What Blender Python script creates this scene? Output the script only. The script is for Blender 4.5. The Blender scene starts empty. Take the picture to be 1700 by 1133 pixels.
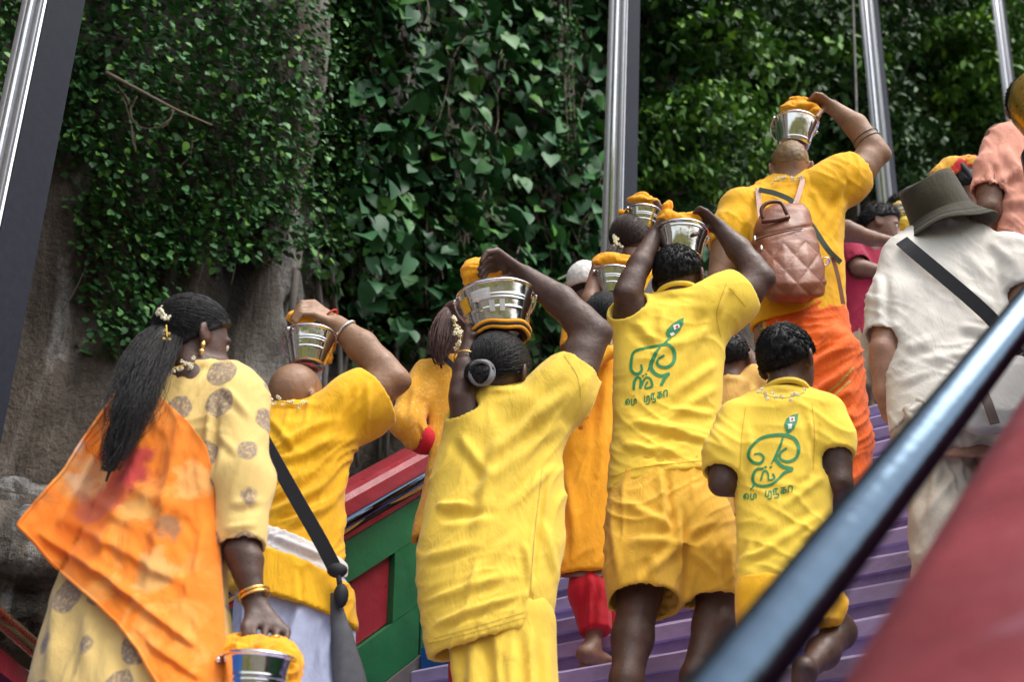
import bpy, math, random
import numpy as np
from mathutils import Vector, Matrix
from mathutils.bvhtree import BVHTree

SC = bpy.context.scene
COL = SC.collection
R = math.radians
random.seed(7)
RNG = np.random.default_rng(11)

# ------------------------------------------------------------------ camera, sky, sun, exposure
PITCH = R(27.3)
FPX = 1700 * 50 / 36.0            # focal length in pixels of the 1700 px wide photograph
CP, SP = math.cos(PITCH), math.sin(PITCH)
CAMH = 1.5                         # camera height above the ground sheet
cam_d = bpy.data.cameras.new('camera')
cam_d.lens = 50; cam_d.sensor_width = 36
cam_d.clip_start = 0.05; cam_d.clip_end = 1500
cam_d.dof.use_dof = True
cam_d.dof.focus_distance = 5.0
cam_d.dof.aperture_fstop = 3.6
cam = bpy.data.objects.new('camera', cam_d); COL.objects.link(cam)
cam.location = (0, 0, CAMH); cam.rotation_euler = (R(90) + PITCH, 0, 0)
SC.camera = cam

SUN_EL, SUN_AZ = R(62), R(118)     # azimuth clockwise from +Y
w = bpy.data.worlds.new("World"); SC.world = w; w.use_nodes = True
nt = w.node_tree; nt.nodes.clear()
sky = nt.nodes.new('ShaderNodeTexSky'); sky.sky_type = 'NISHITA'; sky.sun_disc = False
sky.sun_elevation = SUN_EL; sky.sun_rotation = SUN_AZ
sky.air_density = 1.0; sky.dust_density = 4.0; sky.ozone_density = 1.0
hsv = nt.nodes.new('ShaderNodeHueSaturation'); hsv.inputs['Saturation'].default_value = 0.35
bg = nt.nodes.new('ShaderNodeBackground'); bg.inputs['Strength'].default_value = 0.15
wo = nt.nodes.new('ShaderNodeOutputWorld')
nt.links.new(sky.outputs[0], hsv.inputs['Color']); nt.links.new(hsv.outputs[0], bg.inputs[0]); nt.links.new(bg.outputs[0], wo.inputs[0])
sd = bpy.data.lights.new('sun', 'SUN'); sd.energy = 0.8; sd.angle = R(45); sd.color = (1.0, 0.95, 0.88)
so = bpy.data.objects.new('sun', sd); COL.objects.link(so)
sdir = Vector((math.sin(SUN_AZ) * math.cos(SUN_EL), math.cos(SUN_AZ) * math.cos(SUN_EL), math.sin(SUN_EL)))
so.rotation_euler = (-sdir).to_track_quat('-Z', 'Y').to_euler(); so.location = (6, -6, 14)
vs = SC.view_settings
vs.view_transform = 'Standard'; vs.look = 'None'; vs.gamma = 1.0; vs.use_curve_mapping = False
vs.exposure = 1.18

# ------------------------------------------------------------------ frames
def C(x, y, Z):                    # photo pixel + depth -> camera-frame metres (x right, y up, z forward)
    return np.array([(x - 850) / FPX * Z, (566.5 - y) / FPX * Z, Z])
def c2w(p):
    p = np.asarray(p, float)
    x, y, z = p[..., 0], p[..., 1], p[..., 2]
    return np.stack([x, z * CP - y * SP, z * SP + y * CP + CAMH], -1)
def w2c(p):
    p = np.asarray(p, float)
    X, Y, Zw = p[..., 0], p[..., 1], p[..., 2] - CAMH
    return np.stack([X, -Y * SP + Zw * CP, Y * CP + Zw * SP], -1)
HD = R(35.4)                       # heading of the stairs
UV = np.array([math.sin(HD), math.cos(HD), 0]); VV = np.array([math.cos(HD), -math.sin(HD), 0])
def S(u, v, z): return u * UV + v * VV + np.array([0, 0, z])      # stair frame -> world
UPC = w2c(np.array([0, 0, 1.0 + CAMH])); UC = w2c(UV + [0, 0, CAMH]); VC = w2c(VV + [0, 0, CAMH])
RISE, RUN, U0, NST = 0.17, 0.2335, 2.80, 17
Z0ST = -1.688 + U0 * 0.728 + CAMH - RISE # landing height at the foot of the upper flight
UTOP = U0 + NST * RUN; ZTOP = Z0ST + NST * RISE
def slope_z(u): return Z0ST + RISE + (u - U0) * RISE / RUN      # line of the nosings
def ground_z(u):
    if u < U0 - 1.5: return max(0.0, Z0ST - math.ceil((U0 - 1.5 - u) / RUN) * RISE)
    if u < U0: return Z0ST
    if u < UTOP: return Z0ST + (math.floor((u - U0) / RUN) + 1) * RISE
    if u < UTOP + 1.6: return ZTOP
    return ZTOP + (math.floor((u - UTOP - 1.6) / RUN) + 1) * RISE

# ------------------------------------------------------------------ materials
def _mat(name):
    m = bpy.data.materials.new(name); m.use_nodes = True
    n = m.node_tree.nodes; b = n['Principled BSDF']
    return m, m.node_tree, b
def _tc(t, kind='Object', scale=(1, 1, 1), rot=(0, 0, 0)):
    a = t.nodes.new('ShaderNodeTexCoord'); mp = t.nodes.new('ShaderNodeMapping')
    mp.inputs['Scale'].default_value = scale; mp.inputs['Rotation'].default_value = rot
    t.links.new(a.outputs[kind], mp.inputs[0]); return mp.outputs[0]
def _noise(t, vec, scale, detail=4, rough=.55, dist=0):
    n = t.nodes.new('ShaderNodeTexNoise'); n.inputs['Scale'].default_value = scale
    n.inputs['Detail'].default_value = detail; n.inputs['Roughness'].default_value = rough
    n.inputs['Distortion'].default_value = dist
    t.links.new(vec, n.inputs['Vector']); return n.outputs['Fac']
def _ramp(t, fac, stops):
    r = t.nodes.new('ShaderNodeValToRGB'); e = r.color_ramp.elements
    while len(e) < len(stops): e.new(0.5)
    for k, (p, c) in zip(e, stops):
        k.position = p; k.color = (*c, 1) if len(c) == 3 else c
    t.links.new(fac, r.inputs[0]); return r.outputs[0]
def _mix(t, fac, a, b, kind='MIX'):
    m = t.nodes.new('ShaderNodeMix'); m.data_type = 'RGBA'; m.blend_type = kind
    for sock, val in ((0, fac), (6, a), (7, b)):
        if isinstance(val, bpy.types.NodeSocket): t.links.new(val, m.inputs[sock])
        else: m.inputs[sock].default_value = val if sock == 0 else (*val, 1)
    return m.outputs[2]
def _math(t, op, a, b=0.0, clamp=False):
    m = t.nodes.new('ShaderNodeMath'); m.operation = op; m.use_clamp = clamp
    for i, v in enumerate((a, b)):
        if isinstance(v, bpy.types.NodeSocket): t.links.new(v, m.inputs[i])
        else: m.inputs[i].default_value = v
    return m.outputs[0]
def _bump(t, b, h, strength, dist=.01):
    bp = t.nodes.new('ShaderNodeBump'); bp.inputs['Strength'].default_value = strength; bp.inputs['Distance'].default_value = dist
    t.links.new(h, bp.inputs['Height']); t.links.new(bp.outputs[0], b.inputs['Normal'])
def sc3(c, k): return tuple(max(0, min(1, x * k)) for x in c)

def fabric(name, col, rough=.85, var=.12, wr=.35, wscale=14, sheen=.15, stretch=(1, .35, .5), alpha=1.0, extra=None):
    m, t, b = _mat(name)
    v = _tc(t)
    n1 = _noise(t, v, 6, 3)
    base = _ramp(t, n1, [(.3, sc3(col, 1 - var)), (.7, sc3(col, 1 + var))])
    if extra: base = extra(t, base)
    t.links.new(base, b.inputs['Base Color'])
    b.inputs['Roughness'].default_value = rough
    b.inputs['Sheen Weight'].default_value = sheen
    b.inputs['Specular IOR Level'].default_value = .25
    v2 = _tc(t, scale=stretch, rot=(.3, .5, .8))
    crease = _noise(t, v2, wscale, 4, .55, .9)
    c2 = _math(t, 'ABSOLUTE', _math(t, 'SUBTRACT', _noise(t, _tc(t, scale=(1, 1, .45), rot=(.2, -.6, .3)), wscale * 1.7, 3, .5, 1.2), .5))
    crease = _math(t, 'SUBTRACT', crease, _math(t, 'MULTIPLY', c2, .42))
    weave = _noise(t, v, 420, 1)
    h = _math(t, 'ADD', _math(t, 'MULTIPLY', crease, 1.0), _math(t, 'MULTIPLY', weave, .045))
    _bump(t, b, h, wr, .02)
    b.inputs['Alpha'].default_value = alpha
    return m
def skin(name, col):
    m, t, b = _mat(name)
    v = _tc(t)
    base = _ramp(t, _noise(t, v, 11, 6, .68), [(.28, sc3(col, .58)), (.5, col), (.74, (col[0] * 1.32, col[1] * 1.25, col[2] * 1.2))])
    t.links.new(base, b.inputs['Base Color'])
    t.links.new(_ramp(t, _noise(t, v, 45, 4), [(.3, (.42,) * 3), (.7, (.64,) * 3)]), b.inputs['Roughness']); b.inputs['Specular IOR Level'].default_value = .5
    h = _math(t, 'ADD', _noise(t, v, 30, 4, .6), _math(t, 'MULTIPLY', _noise(t, v, 300, 3), .12))
    _bump(t, b, h, .28, .012)
    return m
def hairm(name, col, rough=.42):
    m, t, b = _mat(name)
    v = _tc(t, scale=(1, 1, .12))
    base = _ramp(t, _noise(t, v, 120, 2), [(.3, sc3(col, .6)), (.7, sc3(col, 1.5))])
    t.links.new(base, b.inputs['Base Color']); b.inputs['Roughness'].default_value = rough
    b.inputs['Specular IOR Level'].default_value = .32
    _bump(t, b, _noise(t, v, 220, 2), .6, .006)
    return m
def metal(name, col, rough=.12, bump=.0):
    m, t, b = _mat(name)
    v = _tc(t)
    b.inputs['Metallic'].default_value = 1.0
    base = _ramp(t, _noise(t, v, 35, 4), [(.3, sc3(col, .9)), (.7, col)])
    t.links.new(base, b.inputs['Base Color'])
    rr = _ramp(t, _noise(t, v, 60, 4), [(.3, (rough * .7,) * 3), (.7, (rough * 1.5,) * 3)])
    t.links.new(rr, b.inputs['Roughness'])
    if bump: _bump(t, b, _noise(t, v, 25, 2), bump, .004)
    return m
def paint(name, col, rough=.45, wear=.25, wearcol=(.35, .33, .32), scale=9, dirt=.45):
    m, t, b = _mat(name)
    v = _tc(t)
    a = _ramp(t, _noise(t, v, 3, 5), [(.3, sc3(col, .78)), (.7, sc3(col, 1.15))])
    wv = _ramp(t, _noise(t, v, scale, 8, .68), [(.60, (0, 0, 0)), (.76, (wear,) * 3)])
    base = _mix(t, wv, a, wearcol)
    if dirt:
        dm = _ramp(t, _noise(t, _tc(t, scale=(1, 1, 2.2)), 2.7, 8, .72, .6), [(.36, (dirt,) * 3), (.58, (0, 0, 0))])
        base = _mix(t, dm, base, sc3(col, .38))
    t.links.new(base, b.inputs['Base Color'])
    t.links.new(_ramp(t, _noise(t, v, 14, 4), [(.3, (rough * .75,) * 3), (.7, (min(1, rough * 1.35),) * 3)]), b.inputs['Roughness'])
    _bump(t, b, _noise(t, v, 40, 6, .6), .25, .006)
    return m
def plain(name, col, rough=.6, metallic=0.0):
    m, t, b = _mat(name)
    v = _tc(t)
    t.links.new(_ramp(t, _noise(t, v, 40, 3), [(.3, sc3(col, .85)), (.7, sc3(col, 1.1))]), b.inputs['Base Color'])
    b.inputs['Roughness'].default_value = rough; b.inputs['Metallic'].default_value = metallic
    return m
def leafm(name, col, var=.5, rough=.45):
    m, t, b = _mat(name)
    oi = t.nodes.new('ShaderNodeObjectInfo')
    at = t.nodes.new('ShaderNodeAttribute'); at.attribute_name = 'tint'
    s_ = _math(t, 'FRACT', _math(t, 'ADD', oi.outputs['Random'], at.outputs['Fac']))
    base = _ramp(t, s_, [(0, sc3(col, 1 - var)), (.5, col), (.85, (col[0] * 1.5, col[1] * 1.35, col[2] * .8)), (1, (col[0] * 2.6, col[1] * 1.9, col[2] * .7))])
    v = _tc(t)
    base = _mix(t, _ramp(t, _noise(t, v, 30, 3), [(.35, (0, 0, 0)), (.8, (.35,) * 3)]), base, sc3(col, .5))
    t.links.new(base, b.inputs['Base Color'])
    b.inputs['Roughness'].default_value = rough; b.inputs['Specular IOR Level'].default_value = .22
    return m

# ------------------------------------------------------------------ object helpers
def link(name, me, parent=None):
    o = bpy.data.objects.new(name, me); COL.objects.link(o)
    if parent is not None: o.parent = parent
    return o
def tag(o, label=None, cat=None, group=None, kind=None):
    if label: o['label'] = label
    if cat: o['category'] = cat
    if group: o['group'] = group
    if kind: o['kind'] = kind
    return o
def root(name, loc, label, cat, group=None, rz=0):
    o = bpy.data.objects.new(name, None); COL.objects.link(o)
    o.location = tuple(loc); o.rotation_euler = (0, 0, rz); o.empty_display_size = .1
    return tag(o, label, cat, group)
def mesh(name, V, Fc, mats, parent=None, smooth=True, base=None, mi=None, tint=None):
    """V world-space vertices; stored relative to the parent's (unrotated) origin"""
    V = np.asarray(V, float)
    if base is None:
        base = np.array(parent.location) if parent is not None and parent.type == 'EMPTY' else None
        if base is None and parent is not None:
            q = parent; acc = np.zeros(3)
            while q is not None: acc += np.array(q.location); q = q.parent
            base = acc
    own = None
    if parent is None:
        own = V.mean(0); own[2] = V[:, 2].min(); base = own
    me = bpy.data.meshes.new(name)
    me.from_pydata((V - base).tolist(), [], [list(map(int, f)) for f in Fc] if not isinstance(Fc, np.ndarray) else Fc.tolist())
    me.update()
    for m in (mats if isinstance(mats, (list, tuple)) else [mats]): me.materials.append(m)
    if smooth: me.polygons.foreach_set('use_smooth', [True] * len(me.polygons))
    if mi is not None: me.polygons.foreach_set('material_index', list(map(int, mi)))
    if tint is not None:
        a = me.attributes.new('tint', 'FLOAT', 'POINT'); a.data.foreach_set('value', np.asarray(tint, np.float32))
    o = link(name, me, parent)
    if own is not None: o.location = tuple(own)
    return o

class MB:                          # mesh buffer
    def __init__(s): s.v = []; s.f = []; s.m = []
    def add(s, V, Fc, mi=0):
        o = len(s.v); s.v += [tuple(p) for p in np.asarray(V, float)]
        s.f += [tuple(int(i) + o for i in f) for f in Fc]; s.m += [mi] * len(Fc); return s
    def box8(s, P, mi=0):          # 8 corners: bottom 4 ccw, top 4
        return s.add(P, [(0, 3, 2, 1), (4, 5, 6, 7), (0, 1, 5, 4), (1, 2, 6, 5), (2, 3, 7, 6), (3, 0, 4, 7)], mi)
    def tube(s, pts, rad, n=8, mi=0, cap=True, flat=None):
        pts = np.asarray(pts, float); rad = np.broadcast_to(np.asarray(rad, float), (len(pts),))
        t = np.gradient(pts, axis=0); t /= np.linalg.norm(t, axis=1)[:, None] + 1e-12
        ref = np.array([0, 0, 1.0]) if abs(t[0][2]) < .9 else np.array([1.0, 0, 0])
        if flat is not None: ref = np.asarray(flat, float)
        V = []; 
        for i, p in enumerate(pts):
            a = ref - t[i] * (ref @ t[i]); a /= np.linalg.norm(a) + 1e-12; b = np.cross(t[i], a); ref = a if flat is None else ref
            for k in range(n):
                q = 2 * math.pi * k / n
                V.append(p + rad[i] * (math.cos(q) * a * (1 if flat is None else .18) + math.sin(q) * b))
        Fc = [(i * n + k, i * n + (k + 1) % n, (i + 1) * n + (k + 1) % n, (i + 1) * n + k) for i in range(len(pts) - 1) for k in range(n)]
        if cap: Fc += [tuple(range(n))[::-1], tuple(range((len(pts) - 1) * n, len(pts) * n))]
        return s.add(V, Fc, mi)
    def lathe(s, prof, o, ax, n=32, mi=0, sx=1.0):
        ax = np.asarray(ax, float); ax /= np.linalg.norm(ax)
        a = np.cross(ax, [0.3, 1, .2]); a /= np.linalg.norm(a); b = np.cross(ax, a)
        V = []
        for r, h in prof:
            for k in range(n):
                q = 2 * math.pi * k / n
                V.append(np.asarray(o) + ax * h + r * (math.cos(q) * a * sx + math.sin(q) * b))
        Fc = [(i * n + k, i * n + (k + 1) % n, (i + 1) * n + (k + 1) % n, (i + 1) * n + k) for i in range(len(prof) - 1) for k in range(n)]
        return s.add(V, Fc, mi)
    def ball(s, c, r, n=6, mi=0):
        c = np.asarray(c, float); rr = np.broadcast_to(np.asarray(r, float), (3,))
        V = [c + rr * [0, 0, 1]]
        for i in range(1, n):
            a = math.pi * i / n
            for k in range(n + 2):
                q = 2 * math.pi * k / (n + 2); V.append(c + rr * [math.sin(a) * math.cos(q), math.sin(a) * math.sin(q), math.cos(a)])
        V.append(c - rr * [0, 0, 1]); m = n + 2; Fc = [(0, 1 + k, 1 + (k + 1) % m) for k in range(m)]
        for i in range(n - 2):
            Fc += [(1 + i * m + k, 1 + (i + 1) * m + k, 1 + (i + 1) * m + (k + 1) % m, 1 + i * m + (k + 1) % m) for k in range(m)]
        l = len(V) - 1; Fc += [(l, 1 + (n - 2) * m + (k + 1) % m, 1 + (n - 2) * m + k) for k in range(m)]
        return s.add(V, Fc, mi)
    def build(s, name, mats, parent=None, smooth=True):
        return mesh(name, s.v, s.f, mats, parent, smooth, mi=s.m if isinstance(mats, (list, tuple)) else None)

def spline(P, n):                  # catmull-rom through points, n samples
    P = np.asarray(P, float)
    if len(P) < 3:
        t = np.linspace(0, 1, n)[:, None]; return P[0] * (1 - t) + P[-1] * t
    Q = np.vstack([2 * P[0] - P[1], P, 2 * P[-1] - P[-2]])
    ts = np.linspace(0, len(P) - 1 - 1e-9, n); out = []
    for t in ts:
        i = int(t); f = t - i; a, b, c, d = Q[i:i + 4]
        out.append(.5 * (2 * b + (c - a) * f + (2 * a - 5 * b + 4 * c - d) * f * f + (3 * b - a - 3 * c + d) * f ** 3))
    return np.array(out)

# ------------------------------------------------------------------ noise (numpy perlin)
_pm = np.random.default_rng(5).permutation(256); _pm = np.concatenate([_pm, _pm])
_gr = np.random.default_rng(6).normal(size=(256, 3)); _gr /= np.linalg.norm(_gr, axis=1)[:, None]
def perlin(P):
    P = np.asarray(P, float); i = np.floor(P).astype(int); f = P - i; i &= 255
    u = f * f * f * (f * (f * 6 - 15) + 10); out = 0
    for dx in (0, 1):
        for dy in (0, 1):
            for dz in (0, 1):
                h = _pm[_pm[_pm[(i[..., 0] + dx) & 255] + ((i[..., 1] + dy) & 255)] + ((i[..., 2] + dz) & 255)]
                g = _gr[h]; d = g[..., 0] * (f[..., 0] - dx) + g[..., 1] * (f[..., 1] - dy) + g[..., 2] * (f[..., 2] - dz)
                wx = u[..., 0] if dx else 1 - u[..., 0]; wy = u[..., 1] if dy else 1 - u[..., 1]; wz = u[..., 2] if dz else 1 - u[..., 2]
                out = out + d * wx * wy * wz
    return out * 1.5
def fbm(P, o=4):
    a, s, r = 1.0, 1.0, 0
    for _ in range(o): r = r + a * perlin(P * s); a *= .5; s *= 2.03
    return r

# ------------------------------------------------------------------ implicit surfaces in the camera frame
def smin(a, b, k):
    if k <= 0: return np.minimum(a, b)
    h = np.maximum(k - np.abs(a - b), 0) / k
    return np.minimum(a, b) - h * h * k * .25
class Field:
    def __init__(s, vox=.008): s.vox = vox; s.pr = []
    def _push(s, lo, hi, fn, op, k): s.pr.append((np.asarray(lo, float), np.asarray(hi, float), fn, op, k)); return s
    def cone(s, a, b, ra, rb, k=.02, op='u', flat=False):
        a = np.asarray(a, float); b = np.asarray(b, float); d = b - a; L = np.linalg.norm(d) + 1e-9; d = d / L
        def fn(P):
            q = P - a; t = q @ d; tc = np.clip(t, 0, L)
            r = ra + (rb - ra) * tc / L
            e = np.linalg.norm(q - tc[..., None] * d, axis=-1) - r
            if flat: e = np.maximum(e, t - L)
            return e
        m = max(ra, rb) + .03
        return s._push(np.minimum(a, b) - m, np.maximum(a, b) + m, fn, op, k)
    def chain(s, pts, rad, k=.02, op='u', flat=False):
        for i in range(len(pts) - 1): s.cone(pts[i], pts[i + 1], rad[i], rad[i + 1], k, op, flat and i == len(pts) - 2)
        return s
    def ell(s, c, r, M=np.eye(3), k=.02, op='u'):
        c = np.asarray(c, float); r = np.asarray(r, float); M = np.asarray(M, float)
        def fn(P):
            q = (P - c) @ M; k0 = np.linalg.norm(q / r, axis=-1); k1 = np.linalg.norm(q / (r * r), axis=-1) + 1e-9
            return k0 * (k0 - 1) / k1
        ext = np.sqrt(((M * r) ** 2).sum(1)) + .03
        return s._push(c - ext, c + ext, fn, op, k)
    def loft(s, rows, zf, inset=0.0, k=.02, op='u', ylim=None):
        """rows: (y, xl, xr[, depth ratio[, depth shift]]) in photo pixels; zf(y) gives the centre depth"""
        A = np.array([tuple(r) + (.62, 0.0)[len(r) - 3:] if len(r) < 5 else tuple(r) for r in rows], float)
        y = A[:, 0]; y0, y1 = y[0], y[-1]
        if ylim: y0, y1 = max(y0, ylim[0]), min(y1, ylim[1])
        zc = np.array([zf(v) for v in y]) + A[:, 4]
        sx = zc / FPX; half = (A[:, 2] - A[:, 1]) / 2; cen = (A[:, 1] + A[:, 2]) / 2
        lo = np.array([((A[:, 1] - 850) * sx).min(), ((566.5 - y) * sx).min(), (zc - half * sx * A[:, 3]).min()]) - .03
        hi = np.array([((A[:, 2] - 850) * sx).max(), ((566.5 - y) * sx).max(), (zc + half * sx * A[:, 3]).max()]) + .03
        def fn(P):
            Z = P[..., 2]; iz = FPX / Z; yp = 566.5 - P[..., 1] * iz; xp = 850 + P[..., 0] * iz
            a = np.interp(yp, y, half); c = np.interp(yp, y, cen); zz = np.interp(yp, y, zc); tr = np.interp(yp, y, A[:, 3])
            am = np.maximum(a / iz - inset, .004); bm = np.maximum(a * zz / FPX * tr - inset, .004)
            qx = (xp - c) / iz; qz = Z - zz
            k0 = np.sqrt((qx / am) ** 2 + (qz / bm) ** 2); k1 = np.sqrt((qx / am ** 2) ** 2 + (qz / bm ** 2) ** 2) + 1e-6
            d = np.clip(k0 * (k0 - 1) / k1, -.2, .3)
            d = np.where(k0 < .05, -np.minimum(am, bm), d)
            return np.maximum(d, np.maximum((y0 - yp) / iz, (yp - y1) / iz))
        return s._push(lo, hi, fn, op, k)
    def cut(s, p, n, near=None):     # remove the side n points to
        p = np.asarray(p, float); n = np.asarray(n, float) / np.linalg.norm(n)
        if near is None:
            s.pr.append((None, None, lambda P: (P - p) @ n, 'i', 0))
        else:
            s._push(p - near, p + near, lambda P: np.minimum((P - p) @ n, near * .98 - np.linalg.norm(P - p, axis=-1)), 'i', 0)
        return s
    def mesh(s, smooth=2):
        us = [p for p in s.pr if p[3] == 'u']
        lo = np.min([p[0] for p in us], 0) - s.vox * 2; hi = np.max([p[1] for p in us], 0) + s.vox * 2
        n = np.ceil((hi - lo) / s.vox).astype(int) + 1
        G = np.full(n, .06, np.float32)
        for l, h, fn, op, k in s.pr:
            if l is None: i0 = np.zeros(3, int); i1 = n
            else:
                i0 = np.clip(np.floor((l - lo) / s.vox).astype(int), 0, n); i1 = np.clip(np.ceil((h - lo) / s.vox).astype(int) + 1, 0, n)
            if np.any(i1 <= i0): continue
            ax = [lo[j] + s.vox * np.arange(i0[j], i1[j]) for j in range(3)]
            P = np.stack(np.meshgrid(*ax, indexing='ij'), -1)
            sl = tuple(slice(i0[j], i1[j]) for j in range(3))
            e = fn(P)
            if op == 'u': G[sl] = smin(G[sl], e, k)
            elif op == 's': G[sl] = np.maximum(G[sl], -e)
            else: G[sl] = np.maximum(G[sl], e)
        return nets(G, lo, s.vox, smooth)
def nets(G, lo, vox, smooth):
    ins = G < 0
    c = ins[:-1, :-1, :-1].astype(np.int8)
    tot = np.zeros_like(c)
    offs = [(a, b, d) for a in (0, 1) for b in (0, 1) for d in (0, 1)]
    nx, ny, nz = G.shape
    for a, b, d in offs: tot += ins[a:nx - 1 + a, b:ny - 1 + b, d:nz - 1 + d]
    act = (tot > 0) & (tot < 8)
    I = np.argwhere(act); idx = np.full(act.shape, -1, np.int64); idx[act] = np.arange(len(I))
    val = np.stack([G[I[:, 0] + a, I[:, 1] + b, I[:, 2] + d] for a, b, d in offs], 1)
    acc = np.zeros((len(I), 3)); cnt = np.zeros(len(I)); O = np.array(offs, float)
    for p in range(8):
        for q in range(p + 1, 8):
            if abs(O[p] - O[q]).sum() == 1:
                m = (val[:, p] < 0) != (val[:, q] < 0)
                t = val[m, p] / (val[m, p] - val[m, q])
                acc[m] += O[p] + t[:, None] * (O[q] - O[p]); cnt[m] += 1
    V = lo + vox * (I + acc / np.maximum(cnt, 1)[:, None])
    Q = []
    for ax in range(3):
        b_, c_ = [(1, 2), (2, 0), (0, 1)][ax]
        s0 = [slice(0, m) for m in G.shape]; s1 = list(s0)
        s0[ax] = slice(0, G.shape[ax] - 1); s1[ax] = slice(1, G.shape[ax])
        A, B = ins[tuple(s0)], ins[tuple(s1)]
        E = np.argwhere(A != B)
        E = E[(E[:, b_] > 0) & (E[:, c_] > 0) & (E[:, b_] < G.shape[b_] - 1) & (E[:, c_] < G.shape[c_] - 1)]
        eb = np.zeros(3, int); eb[b_] = 1; ec = np.zeros(3, int); ec[c_] = 1
        q = np.stack([idx[tuple((E - eb - ec).T)], idx[tuple((E - ec).T)], idx[tuple(E.T)], idx[tuple((E - eb).T)]], 1)
        fl = A[tuple(E.T)]
        q[~fl] = q[~fl][:, ::-1]; Q.append(q)
    Q = np.concatenate(Q); Q = Q[(Q >= 0).all(1)]
    for _ in range(smooth):
        acc = np.zeros_like(V); cn = np.zeros(len(V))
        for i in range(4):
            for j in ((i + 1) % 4, (i + 3) % 4):
                for ax in range(3): acc[:, ax] += np.bincount(Q[:, i], V[Q[:, j], ax], len(V))
                cn += np.bincount(Q[:, i], minlength=len(V))
        V = V * .45 + .55 * acc / np.maximum(cn, 1)[:, None]
    return V, Q
def vnormals(V, Q):
    n = np.cross(V[Q[:, 2]] - V[Q[:, 0]], V[Q[:, 3]] - V[Q[:, 1]]); N = np.zeros_like(V)
    for i in range(4):
        for ax in range(3): N[:, ax] += np.bincount(Q[:, i], n[:, ax], len(V))
    return N / (np.linalg.norm(N, axis=1)[:, None] + 1e-12)
def wrinkle(V, Q, waves=(), strokes=(), seed=0):
    """waves: (angle in the picture plane, across, along, amplitude[, y range]); strokes: (x0, y0, x1, y1, width px, amplitude)"""
    N = vnormals(V, Q); d = np.zeros(len(V))
    xp = 850 + V[:, 0] / V[:, 2] * FPX; yp = 566.5 - V[:, 1] / V[:, 2] * FPX
    for i, wv in enumerate(waves):
        ang, wa, wl, am = wv[:4]; a = R(ang)
        t = V[:, 0] * math.cos(a) + V[:, 1] * math.sin(a); q = -V[:, 0] * math.sin(a) + V[:, 1] * math.cos(a)
        warp = perlin(V * 4 + seed + i) * .05
        n = perlin(np.stack([t / wl, (q + warp) / wa, V[:, 2] / wl * .6], -1) + 17.3 * i + seed)
        r = (1 - np.minimum(np.abs(n) * 2.2, 1)) ** 2 - .3
        m = np.clip(.55 + perlin(V * 5 + 3 * seed + 7 * i), 0, 1)
        if len(wv) > 4:
            y0, y1 = wv[4]; m = m * np.clip((yp - y0) / 25 + .5, 0, 1) * np.clip((y1 - yp) / 25 + .5, 0, 1)
        d += am * r * m
    face = N[:, 2] < .2
    for s in strokes:
        x0, y0, x1, y1, wd, am = s[:6]; bend = s[6] if len(s) > 6 else 0
        L = math.hypot(x1 - x0, y1 - y0); tx, ty = (x1 - x0) / L, (y1 - y0) / L
        t = (xp - x0) * tx + (yp - y0) * ty; q = -(xp - x0) * ty + (yp - y0) * tx
        q = q - bend * 4 * (t / L) * (1 - t / L) * ((t > 0) & (t < L))
        tp = np.clip(t / (.2 * L), 0, 1) * np.clip((L - t) / (.35 * L), 0, 1)
        prof = np.exp(-(q / wd) ** 2) - .6 * np.exp(-((q - 1.7 * wd) / (wd * 1.1)) ** 2)
        d += np.where(face, am * prof * tp, 0)
    bi = np.clip(((yp - yp.min()) / 14).astype(int), 0, None); cnt = np.bincount(bi) + 1e-9
    cx = (np.bincount(bi, V[:, 0]) / cnt)[bi]; cz = (np.bincount(bi, V[:, 2]) / cnt)[bi]
    sg = np.where(N[:, 0] * (V[:, 0] - cx) + N[:, 2] * (V[:, 2] - cz) < -.001, -1.0, 1.0)   # inner faces move with the outer ones
    return V + N * (d * sg)[:, None]
# ------------------------------------------------------------------ setting materials
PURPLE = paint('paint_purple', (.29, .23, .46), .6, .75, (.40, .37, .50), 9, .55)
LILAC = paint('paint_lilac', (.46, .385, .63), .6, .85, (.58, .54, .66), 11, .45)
REDP = paint('paint_red', (.30, .022, .034), .34, .6, (.34, .15, .18), 5)
REDW = paint('paint_red_worn_sheen', (.27, .050, .062), .30, .8, (.33, .17, .24), 5)  # pink patches are wear and also a glossy sheen put into the colour
DRED = paint('paint_dark_red', (.15, .008, .012), .5, .2, (.2, .05, .05))
GREEN = paint('paint_green', (.012, .145, .050), .4, .3, (.05, .17, .08))
BLUEP = paint('paint_blue', (.012, .10, .36), .4, .3, (.1, .2, .4))
YELP = paint('paint_ochre_reflection', (.62, .34, .06), .4, .5, (.45, .32, .2))  # colour of the gold reflection painted under the rail
BLACKP = paint('paint_black', (.012, .012, .014), .4, .2)
GREYC = paint('concrete_grey', (.12, .115, .11), .8, .5, (.2, .19, .18))
CHROME = metal('rail_chrome', (.105, .15, .20), .09, .3)
ALU = metal('post_aluminium', (.62, .63, .66), .46, .05)
ALUB = metal('post_bright_strip', (.92, .93, .95), .12)
DARKP = plain('post_dark_paint', (.014, .016, .024), .6); DARKP.node_tree.nodes['Principled BSDF'].inputs['Specular IOR Level'].default_value = .10
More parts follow.
